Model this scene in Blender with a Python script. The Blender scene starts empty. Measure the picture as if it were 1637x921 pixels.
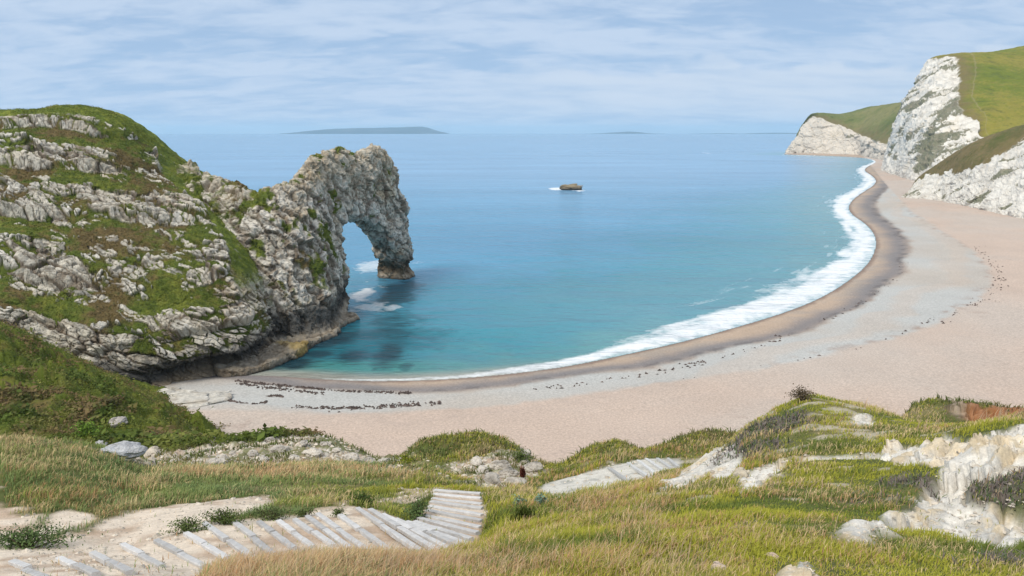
import bpy, math
import numpy as np
np.seterr(over='ignore')
from mathutils import Vector
rng = np.random.default_rng(7)
C = bpy.context.scene
COL = C.collection
# ------------------------------------------------------------------ camera geometry (used to survey the place)
F, PITCH, CH = 1250.0, math.radians(11.385), 45.0
cp, sp = math.cos(PITCH), math.sin(PITCH)

def ray(px, py):
    """tan of azimuth and slope (z per metre of forward distance Y)"""
    px = np.asarray(px, float); py = np.asarray(py, float)
    u = (px - 818.5) / F; v = (460.5 - py) / F
    dy = cp + v * sp
    return u / dy, (-sp + v * cp) / dy
def W(px, py, Y):
    a, s = ray(px, py); Y = np.asarray(Y, float); Y = np.where(Y < 5000, 45. / (45. / Y + .00325), Y)
    return np.stack([a * Y, Y + 0 * a, CH + s * Y], -1)
def WZ(px, py, z):
    a, s = ray(px, py); Y = (z - CH) / s
    return np.stack([a * Y, Y, 0 * Y + z], -1)
def pxl(pts): return np.array(pts, float)

# ------------------------------------------------------------------ numpy noise
C1, C2, C3 = np.uint32(374761393), np.uint32(668265263), np.uint32(2147483590)
def _mix(n, seed):
    n = n + np.uint32((seed * 7919 + 13) & 0xffffffff)
    n ^= n >> np.uint32(13); n *= np.uint32(1274126177); n ^= n >> np.uint32(16); n *= np.uint32(2246822519); n ^= n >> np.uint32(15)
    return n.astype(np.float32) * np.float32(1 / 4294967296.0)
def _h(ix, iy, iz, seed):
    return _mix(ix.astype(np.uint32) * C1 + iy.astype(np.uint32) * C2 + iz.astype(np.uint32) * C3, seed)
def vnoise(P, seed=0):
    P = P.astype(np.float32); I = np.floor(P); f = P - I; f = f * f * (3 - 2 * f); I = I.astype(np.int32).astype(np.uint32)
    X = [I[:, 0] * C1, (I[:, 0] + np.uint32(1)) * C1]; Y = [I[:, 1] * C2, (I[:, 1] + np.uint32(1)) * C2]; Z = [I[:, 2] * C3, (I[:, 2] + np.uint32(1)) * C3]
    wx, wy, wz = ((1 - f[:, k], f[:, k]) for k in range(3)); out = 0
    for a in (0, 1):
        for b in (0, 1):
            xy = X[a] + Y[b]; w = wx[a] * wy[b]
            out = out + w * (wz[0] * _mix(xy + Z[0], seed) + wz[1] * _mix(xy + Z[1], seed))
    return out * 2 - 1
def fbm(P, scale, octv=4, seed=0, gain=.5):
    P = P / scale; s = 0; a = 1; t = 0
    for o in range(octv):
        s = s + a * vnoise(P * (2.03 ** o) + o * 17.3, seed + o); t += a; a *= gain
    return s / t
def worley(P, seed=0):
    """returns F1, F2, vector to cell point, 4 random numbers of the cell"""
    P = P.astype(np.float32); I = np.floor(P).astype(np.int32); n = len(P)
    f1 = np.full(n, 9, np.float32); f2 = f1.copy(); best = np.zeros((n, 3), np.float32); idx = np.zeros((n, 3), np.int32)
    for dx in (-1, 0, 1):
        for dy in (-1, 0, 1):
            for dz in (-1, 0, 1):
                jx, jy, jz = I[:, 0] + dx, I[:, 1] + dy, I[:, 2] + dz
                c = np.stack([jx + _h(jx, jy, jz, seed), jy + _h(jx, jy, jz, seed + 1), jz + _h(jx, jy, jz, seed + 2)], -1).astype(np.float32)
                v = P - c; d = np.sqrt((v * v).sum(-1))
                m = d < f1
                f2 = np.where(m, f1, np.minimum(f2, d)); f1 = np.where(m, d, f1)
                best[m] = v[m]; idx[m] = np.stack([jx, jy, jz], -1)[m]
    r = [_h(idx[:, 0], idx[:, 1], idx[:, 2], seed + 10 + k) for k in range(4)]
    return f1, f2, best, r
def sm(x, a, b):
    t = np.clip((x - a) / (b - a), 0, 1); return t * t * (3 - 2 * t)
def mixc(c, col, m):
    return c * (1 - m[:, None]) + np.array(col, float)[None, :] * m[:, None]

# ------------------------------------------------------------------ mesh helpers
def mesh_arrays(name, V, Fq, mat, col=None, smooth=True, parent=None, extra=None):
    V = np.asarray(V, np.float32); Fq = np.asarray(Fq, np.int32); k = Fq.shape[1]
    me = bpy.data.meshes.new(name)
    me.vertices.add(len(V)); me.vertices.foreach_set('co', V.ravel())
    me.loops.add(Fq.size); me.loops.foreach_set('vertex_index', Fq.ravel())
    me.polygons.add(len(Fq)); me.polygons.foreach_set('loop_start', np.arange(0, Fq.size, k, dtype=np.int32))
    me.polygons.foreach_set('use_smooth', np.full(len(Fq), smooth))
    me.update(calc_edges=True)
    if col is not None:
        at = me.attributes.new('col', 'FLOAT_COLOR', 'POINT')
        c4 = np.ones((len(V), 4), np.float32); c4[:, :3] = col; at.data.foreach_set('color', c4.ravel())
    for nm, arr in (extra or {}).items():
        at = me.attributes.new(nm, 'FLOAT', 'POINT'); at.data.foreach_set('value', np.asarray(arr, np.float32))
    if mat: me.materials.append(mat)
    o = bpy.data.objects.new(name, me); COL.objects.link(o)
    if parent: o.parent = parent
    return o
def grid_faces(r, c):
    i = np.arange(r * c).reshape(r, c)
    return np.stack([i[:-1, :-1], i[:-1, 1:], i[1:, 1:], i[1:, :-1]], -1).reshape(-1, 4)
def grid_normals(G):
    du = np.gradient(G, axis=1); dv = np.gradient(G, axis=0)
    n = np.cross(du, dv); n /= np.linalg.norm(n, axis=-1, keepdims=True) + 1e-9
    return n
def catmull(A, n, axis):
    """upsample the control net along an axis to n samples"""
    A = np.moveaxis(A, axis, 0); m = len(A)
    t = np.linspace(0, m - 1, n); i = np.clip(np.floor(t).astype(int), 0, m - 2); f = (t - i)
    f = f.reshape(-1, *([1] * (A.ndim - 1)))
    P0 = A[np.clip(i - 1, 0, m - 1)]; P1 = A[i]; P2 = A[i + 1]; P3 = A[np.clip(i + 2, 0, m - 1)]
    T = .42
    m1 = T * (P2 - P0); m2 = T * (P3 - P1)
    out = (2 * f**3 - 3 * f**2 + 1) * P1 + (f**3 - 2 * f**2 + f) * m1 + (-2 * f**3 + 3 * f**2) * P2 + (f**3 - f**2) * m2
    return np.moveaxis(out, 0, axis)
def smooth1(A, n, axis):
    for _ in range(n):
        B = A.copy(); A = np.moveaxis(A, axis, 0); B = A.copy()
        B[1:-1] = .25 * A[:-2] + .5 * A[1:-1] + .25 * A[2:]
        A = np.moveaxis(B, 0, axis)
    return A
def tag(o, label=None, cat=None, group=None, kind=None):
    if label: o['label'] = label
    if cat: o['category'] = cat
    if group: o['group'] = group
    if kind: o['kind'] = kind
    return o
def empty(name, loc):
    o = bpy.data.objects.new(name, None); o.location = loc; COL.objects.link(o); return o
def recentre(o):
    me = o.data; n = len(me.vertices); a = np.empty(n * 3, np.float32); me.vertices.foreach_get('co', a); a = a.reshape(-1, 3)
    c = a.mean(0); c[2] = a[:, 2].min(); me.vertices.foreach_set('co', (a - c).ravel()); o.location = c.tolist(); me.update(); return o

# ------------------------------------------------------------------ materials
def N(nt, t, **kw):
    n = nt.nodes.new(t)
    for k, v in kw.items():
        if k.startswith('i_'): n.inputs[k[2:].replace('_', ' ')].default_value = v
        else: setattr(n, k, v)
    return n
def mat_surface(name, bump_scale=3., bump=.3, var=.25, var_scale=1., rough=.9, spec=.25, dist=.1, speck=None, subs=0):
    """vertex colour with noise variation and noise bump in object space"""
    m = bpy.data.materials.new(name); m.use_nodes = True; nt = m.node_tree; b = nt.nodes['Principled BSDF']
    at = N(nt, 'ShaderNodeAttribute', attribute_name='col')
    tc = N(nt, 'ShaderNodeNewGeometry')
    n1 = N(nt, 'ShaderNodeTexNoise', i_Scale=var_scale, i_Detail=8., i_Roughness=.65)
    nt.links.new(tc.outputs['Position'], n1.inputs['Vector'])
    mr = N(nt, 'ShaderNodeMapRange'); mr.inputs['From Min'].default_value = .3; mr.inputs['From Max'].default_value = .7
    mr.inputs['To Min'].default_value = 1 - var; mr.inputs['To Max'].default_value = 1 + var
    nt.links.new(n1.outputs['Fac'], mr.inputs['Value'])
    mul = N(nt, 'ShaderNodeVectorMath', operation='SCALE'); nt.links.new(at.outputs['Color'], mul.inputs[0]); nt.links.new(mr.outputs[0], mul.inputs['Scale'])
    last = mul.outputs[0]
    if speck:
        sc, amt = speck
        w = N(nt, 'ShaderNodeTexNoise', i_Scale=sc, i_Detail=3., i_Roughness=.8); nt.links.new(tc.outputs['Position'], w.inputs['Vector'])
        m2 = N(nt, 'ShaderNodeMapRange'); m2.inputs['From Min'].default_value = .35; m2.inputs['From Max'].default_value = .65
        m2.inputs['To Min'].default_value = 1 - amt; m2.inputs['To Max'].default_value = 1 + amt
        nt.links.new(w.outputs['Fac'], m2.inputs['Value'])
        mu2 = N(nt, 'ShaderNodeVectorMath', operation='SCALE'); nt.links.new(last, mu2.inputs[0]); nt.links.new(m2.outputs[0], mu2.inputs['Scale']); last = mu2.outputs[0]
    nt.links.new(last, b.inputs['Base Color'])
    b.inputs['Roughness'].default_value = rough; b.inputs['Specular IOR Level'].default_value = spec
    n2 = N(nt, 'ShaderNodeTexNoise', i_Scale=bump_scale, i_Detail=6., i_Roughness=.7); nt.links.new(tc.outputs['Position'], n2.inputs['Vector'])
    bp = N(nt, 'ShaderNodeBump', i_Strength=bump, i_Distance=dist); nt.links.new(n2.outputs['Fac'], bp.inputs['Height']); nt.links.new(bp.outputs[0], b.inputs['Normal'])
    return m
M_rock = mat_surface('limestone', 1.0, 1., .30, .9, .88, .2, .55)
M_chalk = mat_surface('chalk', .5, .5, .12, .12, .92, .15, .6)
M_beach = mat_surface('shingle', 2.4, .35, .06, .05, .9, .2, .10, speck=(2.6, .20))
M_soil = mat_surface('soil', 9., .6, .18, 1.6, .95, .15, .05, speck=(14., .14))
M_wood = mat_surface('weathered wood', 18., .4, .16, 5., .85, .2, .02)
def mat_leaf(name, trans=.25, var=.2):
    m = bpy.data.materials.new(name); m.use_nodes = True; nt = m.node_tree; b = nt.nodes['Principled BSDF']
    at = N(nt, 'ShaderNodeAttribute', attribute_name='col'); nt.links.new(at.outputs['Color'], b.inputs['Base Color'])
    b.inputs['Roughness'].default_value = .7; b.inputs['Specular IOR Level'].default_value = .2
    tr = N(nt, 'ShaderNodeBsdfTranslucent'); nt.links.new(at.outputs['Color'], tr.inputs['Color'])
    mx = N(nt, 'ShaderNodeMixShader', i_Fac=trans); nt.links.new(b.outputs[0], mx.inputs[1]); nt.links.new(tr.outputs[0], mx.inputs[2])
    nt.links.new(mx.outputs[0], nt.nodes['Material Output'].inputs['Surface']); return m
M_grass = mat_leaf('grass blades'); M_leaf = mat_leaf('leaves')

# ================================================================== SHORELINE
shore_px = pxl([(300,600),(372,600),(440,601),(480,604),(540,608),(600,610),(700,608),(800,600),(900,588),(1000,567),(1100,545),(1200,517),(1270,495),(1320,473),(1360,447),(1388,423),(1400,400),(1401,378),(1385,358),(1363,345),(1355,333),(1362,320),(1380,307),(1399,296),(1402,287),(1392,279),(1380,272),(1390,265),(1402,260),(1400,256),(1385,252.5),(1340,249.5),(1256,247)])
sh = WZ(shore_px[:, 0], shore_px[:, 1], 0.)[:, :2]
sh = np.vstack([[[-400, sh[0, 1] + 3], [-120, sh[0, 1] + 2], [-75, sh[0, 1] + 1]], sh, sh[-1:] + [[4, 30]], sh[-1:] + [[60, 120]], sh[-1:] + [[900, 900]]])
def soft_line(L, k=6, it=10):
    """subdivide each segment k times and round the corners"""
    t = np.linspace(0, 1, k, endpoint=False)[:, None]
    q = np.vstack([L[i] + (L[i + 1] - L[i]) * t for i in range(len(L) - 1)] + [L[-1:]])
    return smooth1(q, it, 0)
sh_s = soft_line(sh)
def sdist(P, L):
    """signed distance to an open polyline, positive to the right of its direction (land), plus position along it"""
    out = np.empty(len(P)); al = np.empty(len(P)); A = L[:-1]; B = L[1:]; D = B - A; l2 = (D * D).sum(1)
    cum = np.concatenate([[0], np.cumsum(np.sqrt(l2))])
    for k in range(0, len(P), 20000):
        p = P[k:k + 20000]
        AP = p[:, None, :] - A[None]
        t = np.clip((AP * D[None]).sum(-1) / l2[None], 0, 1)
        R = AP - t[..., None] * D[None]; d2 = (R * R).sum(-1); j = d2.argmin(1); ar = np.arange(len(p))
        cr = D[j, 0] * AP[ar, j, 1] - D[j, 1] * AP[ar, j, 0]
        out[k:k + 20000] = np.sqrt(d2[ar, j]) * np.where(cr > 0, -1, 1)
        al[k:k + 20000] = cum[j] + t[ar, j] * np.sqrt(l2[j])
    return out, al
def polyd(P, poly):
    """signed distance to a polygon, positive inside"""
    poly = np.asarray(poly)[:, :2]; n = len(poly); d = np.full(len(P), 1e9); ins = np.zeros(len(P), bool)
    for i in range(n):
        a = poly[i]; b = poly[(i + 1) % n]; e = b - a; w = P - a
        t = np.clip((w @ e) / (e @ e + 1e-12), 0, 1); q = w - t[:, None] * e; d = np.minimum(d, (q * q).sum(1))
        c = (a[1] > P[:, 1]) != (b[1] > P[:, 1])
        xx = (b[0] - a[0]) * (P[:, 1] - a[1]) / (b[1] - a[1] + 1e-12) + a[0]
        ins ^= c & (P[:, 0] < xx)
    return np.where(ins, 1, -1) * np.sqrt(d)

# foam belt width along the shore (m)
sh_len = lambda px, py: sdist(WZ(np.array([px]), np.array([py]), 0.)[:, :2], sh_s)[1][0]
fw_x = [sh_len(*q) for q in ((440,601),(600,610),(800,600),(1000,567),(1200,517),(1320,473),(1400,400),(1363,345),(1380,307),(1400,290),(1380,272),(1400,258),(1340,249))]
fw_y = [.4, 1.6, 3, 7.5, 15, 17, 13.5, 12, 14.5, 13, 12, 5, 3]

# ------------------------------------------------------------------ SEA
def build_sea():
    aa = np.concatenate([np.linspace(-1.7, -.85, 14)[:-1], np.linspace(-.85, .85, 1000), np.linspace(.85, 1.7, 14)[1:]])
    Y = np.concatenate([np.geomspace(95, 420, 520)[:-1], np.geomspace(420, 28000, 330)])
    A, YY = np.meshgrid(aa, Y); P = np.stack([A * YY, YY], -1).reshape(-1, 2)
    near = (np.abs(P[:, 0]) < 2600) & (P[:, 1] < 2600)
    d = np.full(len(P), -2500.); al = np.zeros(len(P)); d[near], al[near] = sdist(P[near], sh_s)
    P3 = np.column_stack([P, np.zeros(len(P))])
    fw = np.interp(al, fw_x, fw_y)
    fn = fbm(P3, 9, 4, 5); fn2 = fbm(P3 * [1, 1, 1], 2.2, 3, 9)
    dd = -d
    wv = fbm(np.column_stack([dd * .30, al * .05, 0 * al]), 1., 4, 25); foam = 1 - sm(dd / fw + fn * .2 + fn2 * .22 + wv * .36, .45, 1.15); foam *= .62 + .38 * sm(dd / fw + fn2 * .2, -.05, .3)
    foam *= .80 + .2 * sm(fn2 + fbm(P3, 5, 2, 3) * .8, -.6, .5)
    foam = np.where(dd > 0, foam, 1.)
    foam *= sm(al, fw_x[0], fw_x[1]) * .7 + .3 * sm(al, fw_x[1], fw_x[3])
    # secondary streaks further out
    st = sm(fbm(np.column_stack([dd * .55, al * .07, 0 * al]), 1.6, 3, 21), .15, .6) * (1 - sm(dd / fw, 1.1, 2.2)) * (dd / fw > .8) * .45 * sm(al, fw_x[2], fw_x[3])
    foam = np.maximum(foam, st)
    # white water round the arch and the far rock, placed where the swell breaks
    def patch(px, py, rx, ry, s, amp=1., rot=0.):
        c = WZ(np.array([px]), np.array([py]), 0.)[0]; ex = np.hypot(*(WZ(np.array([px + rx]), np.array([py]), 0.)[0] - c)[:2]); ey = np.hypot(*(WZ(np.array([px]), np.array([py + ry]), 0.)[0] - c)[:2])
        q = P - c[:2]; cr, sr = math.cos(rot), math.sin(rot); q = q @ np.array([[cr, -sr], [sr, cr]])
        r = np.sqrt((q[:, 0] / ex) ** 2 + (q[:, 1] / ey) ** 2)
        return amp * (1 - sm(r + s * (fn * .7 + fn2 * .5), .35, 1.15))
    for a in ((575,470,26,16,1.1,.85),(585,492,36,9,1.3,.6),(632,492,26,5,1.3,.6),(596,424,34,10,1.1,.6),(545,515,14,9,1.,.6),(640,420,60,5,1.3,.3),(893,302,24,3.2,.6,.95),(925,304,15,2.5,.8,.8),(1290,248.6,40,1.6,1.,.5),(1129,244.5,7,1.2,.4,.5),(1129,241.5,4,.8,.4,.4)):
        foam = np.maximum(foam, patch(*a))
    # water colour: shallow sand -> aqua -> deep blue
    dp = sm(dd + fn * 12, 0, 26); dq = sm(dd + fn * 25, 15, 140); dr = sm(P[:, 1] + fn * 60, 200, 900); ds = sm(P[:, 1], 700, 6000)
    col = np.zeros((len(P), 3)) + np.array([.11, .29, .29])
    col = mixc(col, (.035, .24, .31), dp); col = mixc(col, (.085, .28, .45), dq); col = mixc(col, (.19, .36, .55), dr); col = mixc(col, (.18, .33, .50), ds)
    # large soft patches of lighter and darker water
    col *= (1 + .16 * fbm(P3 * [.35, 1, 1], 45, 4, 33))[:, None]
    # pale milky water off the beach
    milky = (1 - sm(dd + fn * 14, 6, 95)) * sm(al, fw_x[2], fw_x[4]); col = mixc(col, (.16, .35, .42), .65 * milky)
    # dark weed beds and rock below the clear water near the arch
    def bed(px, py, rx, ry, amp, s=.8):
        return patch(px, py, rx, ry, s, amp)
    weed = 0 * dd
    for a in ((470,582,44,13,1.,.35),(525,543,52,17,1.,.5),(510,566,26,8,.9,.5),(566,570,32,13,.9,.5),(622,564,30,24,.85,.6),(650,586,12,7,.6,.8),(600,590,6,3,.5,.6),(545,548,30,8,.55,1.),(640,468,34,30,.75,1.),(625,520,50,30,.5,1.2),(560,500,30,22,.6,1.)):
        weed = np.maximum(weed, bed(*a))
    teal = patch(560, 545, 170, 70, .5, .85); col = mixc(col, (.0, .105, .15), teal * .95)
    shal = patch(560, 588, 190, 16, .4, .8); col = mixc(col, (.06, .27, .25), shal * .8)
    lf = 1 - sm(dd, 1.5, 7); col = mixc(col, (.42, .36, .30), lf * (1 - sm(al, fw_x[2], fw_x[3])) * .7)
    col = mixc(col, (.006, .035, .055), weed * .93)
    foam = np.where(dd < 0, 1 - sm(al, 0, 1), foam)
    z = np.where(dd > 0, .10 * foam * np.exp(-((dd / fw - .4) ** 2) * 3), 0)
    z = z - np.minimum((P * P).sum(1), 26500. ** 2) / (2 * 6.371e6)       # the curve of the earth
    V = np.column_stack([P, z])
    m = bpy.data.materials.new('sea water'); m.use_nodes = True; nt = m.node_tree; b = nt.nodes['Principled BSDF']
    at = N(nt, 'ShaderNodeAttribute', attribute_name='col'); fa = N(nt, 'ShaderNodeAttribute', attribute_name='foam'); g = N(nt, 'ShaderNodeNewGeometry')
    mp = N(nt, 'ShaderNodeMapping'); mp.inputs['Rotation'].default_value = (0, 0, .5); nt.links.new(g.outputs['Position'], mp.inputs['Vector'])
    fnz = N(nt, 'ShaderNodeTexNoise', i_Scale=.9, i_Detail=7., i_Roughness=.7); nt.links.new(mp.outputs[0], fnz.inputs['Vector'])
    ad = N(nt, 'ShaderNodeMath', operation='MULTIPLY_ADD'); ad.inputs[1].default_value = .9; ad.inputs[2].default_value = -.45; nt.links.new(fnz.outputs['Fac'], ad.inputs[0])
    sub = N(nt, 'ShaderNodeMath', operation='ADD'); nt.links.new(fa.outputs['Fac'], sub.inputs[0]); nt.links.new(ad.outputs[0], sub.inputs[1])
    mr = N(nt, 'ShaderNodeMapRange', interpolation_type='SMOOTHSTEP'); mr.inputs['From Min'].default_value = .12; mr.inputs['From Max'].default_value = 1.0; nt.links.new(sub.outputs[0], mr.inputs['Value'])
    mx = N(nt, 'ShaderNodeMix', data_type='RGBA'); nt.links.new(mr.outputs[0], mx.inputs[0]); nt.links.new(at.outputs['Color'], mx.inputs[6]); mx.inputs[7].default_value = (.80, .83, .86, 1)
    nt.links.new(mx.outputs[2], b.inputs['Base Color'])
    rr = N(nt, 'ShaderNodeMapRange'); rr.inputs['To Min'].default_value = .20; rr.inputs['To Max'].default_value = .8; nt.links.new(mr.outputs[0], rr.inputs['Value']); nt.links.new(rr.outputs[0], b.inputs['Roughness'])
    b.inputs['IOR'].default_value = 1.33; b.inputs['Specular IOR Level'].default_value = .42
    mp2 = N(nt, 'ShaderNodeMapping'); mp2.inputs['Scale'].default_value = (.45, 1.0, 1); mp2.inputs['Rotation'].default_value = (0, 0, -.35); nt.links.new(g.outputs['Position'], mp2.inputs['Vector'])
    w1 = N(nt, 'ShaderNodeTexNoise', i_Scale=.22, i_Detail=9., i_Roughness=.62); nt.links.new(mp2.outputs[0], w1.inputs['Vector'])
    bp = N(nt, 'ShaderNodeBump', i_Strength=1., i_Distance=2.2); nt.links.new(w1.outputs['Fac'], bp.inputs['Height']); mp3 = N(nt, 'ShaderNodeMapping'); mp3.inputs['Scale'].default_value = (.35, 1.0, 1); mp3.inputs['Rotation'].default_value = (0, 0, -.2); nt.links.new(g.outputs['Position'], mp3.inputs['Vector'])
    w2 = N(nt, 'ShaderNodeTexNoise', i_Scale=.05, i_Detail=5., i_Roughness=.6); nt.links.new(mp3.outputs[0], w2.inputs['Vector'])
    bp2 = N(nt, 'ShaderNodeBump', i_Strength=1., i_Distance=6.); nt.links.new(w2.outputs['Fac'], bp2.inputs['Height']); nt.links.new(bp.outputs[0], bp2.inputs['Normal']); nt.links.new(bp2.outputs[0], b.inputs['Normal'])
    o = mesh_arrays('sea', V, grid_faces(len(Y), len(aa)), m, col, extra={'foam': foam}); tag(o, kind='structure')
build_sea()

# ------------------------------------------------------------------ BEACH
L1px = pxl([(250,612),(330,600),(380,607),(450,617),(520,622),(600,626),(700,624),(800,616),(900,606),(1000,592),(1100,576),(1200,553),(1300,520),(1380,487),(1430,452),(1455,415),(1452,382),(1432,358),(1408,342),(1398,326),(1416,306),(1430,291),(1420,277),(1408,266)])
L2px = pxl([(250,650),(330,652),(420,655),(500,658),(600,653),(700,645),(800,638),(900,628),(1000,614),(1100,604),(1200,588),(1300,573),(1400,547),(1480,522),(1550,490),(1588,455),(1580,425),(1535,388),(1480,352),(1450,332),(1440,320)])
LA = soft_line(WZ(L1px[:, 0], L1px[:, 1], 1.)[:, :2], 5, 6); LB = soft_line(WZ(L2px[:, 0], L2px[:, 1], 2.)[:, :2], 5, 6)
def beach_h(d):
    return np.where(d < 0, np.maximum(d * .1, -3.5), .085 * np.minimum(d, 9) + .05 * np.clip(d - 9, 0, 22) + .012 * np.clip(d - 31, 0, 90))
def build_beach():
    aa = np.concatenate([np.linspace(-1.6, -.62, 20)[:-1], np.linspace(-.62, .85, 1000), np.linspace(.85, 1.8, 20)[1:]])
    Y = np.geomspace(60, 2000, 620)
    A, YY = np.meshgrid(aa, Y); P = np.stack([A * YY, YY], -1).reshape(-1, 2)
    d, al = sdist(P, sh_s); dA, _ = sdist(P, LA); dB, _ = sdist(P, LB)
    P3 = np.column_stack([P, 0 * d]); n1 = fbm(P3, 14, 5, 41); n2 = fbm(P3, 2.5, 4, 47); n3 = fbm(P3, 60, 3, 51)
    far = sm(P[:, 1], 180, 420)
    col = np.zeros((len(P), 3)) + np.array([.50, .37, .275])           # damp sand by the water
    col = mixc(col, (.38, .325, .28), sm(n1 + n2 * .5, -.2, .5) * .6)
    col = mixc(col, (.27, .19, .15), 1 - sm(d + n2, .2, 2.2))
    w = 3.2 + 2.5 * far
    dark = np.exp(-((dA + w * .8 + n1 * 3) / w) ** 2); col = mixc(col, (.215, .20, .205), dark * .85)
    strip = np.exp(-((dA + .8 + n1 * 2.5) / (1.1 + 2. * far)) ** 2) * sm(n2 + .3 * n1, -.15, .45); col = mixc(col, (.085, .075, .08), strip * .75)
    g = sm(dA + n1 * 3 + n2 * 1., -1.2, 1.8)
    grey = mixc(np.zeros((len(P), 3)) + np.array([.50, .44, .385]), (.50, .485, .46), sm(n3 * 1.2 + n1 * .5 + .2, -.35, .4))
    col = col * (1 - g[:, None]) + grey * g[:, None]
    # tonal bands parallel to the water on the upper shingle
    bd = np.sin(d * .33 + n1 * 2.2 + n3 * 3); col = mixc(col, (.55, .44, .36), g * sm(bd, .1, .95) * .42)
    p = sm(dB + n1 * 2.2 + n2 * 1.2, -1., 1.5)
    pink = mixc(np.zeros((len(P), 3)) + np.array([.565, .435, .355]), (.53, .45, .39), sm(n3 + n1 * .35, -.3, .35) * .75)
    col = col * (1 - p[:, None]) + pink * p[:, None]
    col = mixc(col, (.33, .22, .17), np.exp(-((dB + 1 + n1 * 3.5) / 1.4) ** 2) * sm(n2, .0, .5) * .6 * sm(P[:, 0], 20, 90))
    col = mixc(col, (.36, .25, .20), p * sm(n2 * .6 + n1 * .7, .42, .7) * .35)
    col *= np.array([.87, .90, .915])
    z = beach_h(d) + n1 * .18 * sm(d, 0, 10) + n2 * .05 * sm(d, 0, 5)
    # low storm ridges
    z += .25 * sm(np.sin(d * .33 + n1 * 2.2 + n3 * 3), 0, 1) * sm(d, 8, 20) * (1 - sm(d, 60, 90))
    tag(mesh_arrays('beach', np.column_stack([P, z]), grid_faces(len(Y), len(aa)), M_beach, col), kind='structure')
build_beach()

# ================================================================== ROCK
def rocky(P, big=5., small=1.6, seed=0, dip=.35, flat=1.8, strike=.6):
    """fractured relief: displacement (m), joint openness 0..1, cell random numbers"""
    Q = P.copy(); Q[:, 2] = (P[:, 2] + dip * P[:, 0]) * flat; Q[:, 0] *= strike
    wv = np.stack([fbm(P, big * 1.2, 4, seed + 50), fbm(P, big * 1.2, 4, seed + 51), fbm(P, big * 1.2, 4, seed + 52)], -1)
    Q = Q + wv * big * .55
    f1, f2, v, r = worley(Q / big, seed); e = sm(f2 - f1, .0, .10 + .16 * r[3])
    d = big * .17 * ((r[0] - .5) * 1.0 + (v[:, 0] * (r[1] - .5) + v[:, 1] * (r[2] - .5) + v[:, 2] * (r[3] - .7)) * 2.4) - big * .085 * (1 - e)
    g1, g2, w, s = worley(Q / small + 31.7 + wv[:, ::-1] * .5, seed + 3); e2 = sm(g2 - g1, .0, .08 + .2 * s[3])
    d += small * .24 * ((s[0] - .5) + (w[:, 0] * (s[1] - .5) + w[:, 1] * (s[2] - .5)) * 2.4) - small * .16 * (1 - e2)
    rg = 1 - np.abs(fbm(P * [1, 1, 1.3], small * 1.5, 4, seed + 60)) * 3; d += small * .20 * rg
    h1, h2, u, q = worley(Q / (small * .36) + 7.1, seed + 6)
    d += small * .10 * ((q[0] - .5) + (u[:, 0] * (q[1] - .5) + u[:, 1] * (q[2] - .5)) * 2.2)
    return d, e, e2, r[0], s[0]
def normals_of(V, Fq):
    n = np.zeros_like(V); a = V[Fq[:, 0]]; fn = np.cross(V[Fq[:, 2]] - a, V[Fq[:, 3]] - V[Fq[:, 1]])
    for k in range(4):
        for j in range(3): n[:, j] += np.bincount(Fq[:, k], fn[:, j], len(V))
    return n / (np.linalg.norm(n, axis=1, keepdims=True) + 1e-9)
def rock_colour(P, c1, c2, e, e2, ochre=.3, seed=0):
    n = fbm(P, 7, 5, seed + 70); n2 = fbm(P, 1.6, 5, seed + 75, .65)
    col = mixc(np.zeros((len(P), 3)) + np.array([.56, .52, .44]), (.27, .255, .22), sm(n2 * 1.2 + (c2 - .5) * .7 + n * .5, -.05, .5))
    col = mixc(col, (.66, .63, .57), sm(c1 + n2 * .8, .45, .9) * .7)
    col = mixc(col, (.50, .37, .20), sm(fbm(P, 9, 4, seed + 80) + n2 * .5, .12, .5) * ochre)
    col = mixc(col, (.17, .125, .085), (1 - e) * .85); col = mixc(col, (.14, .105, .07), (1 - e2) * .6)  # crevice shade painted into the joints, along with their brown growth
    return col
def veg_colour(P, seed=0, warm=.5):
    n = fbm(P, 8, 4, seed + 90); n2 = fbm(P, 1.5, 4, seed + 93); n3 = fbm(P, .6, 3, seed + 96)
    col = mixc(np.zeros((len(P), 3)) + np.array([.09, .12, .018]), (.17, .19, .03), sm(n2, -.3, .5))
    col = mixc(col, (.145, .095, .045), sm(n + n2 * .6, .25 - warm * .6, .75 - warm * .6) * .85)
    col = mixc(col, (.035, .055, .014), sm(n3 + n2 * .4, .25, .6) * .6)
    return col

COVER = []      # places where low plants grow on the rock: (points, normals, size, colour)
def cover(P, Nn, veg, count, size, colr):
    idx = np.nonzero(veg > .55)[0]
    if len(idx) == 0: return
    k = rng.choice(idx, min(count, len(idx)), replace=False); COVER.append((P[k], Nn[k], np.full(len(k), size), colr[k]))

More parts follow.
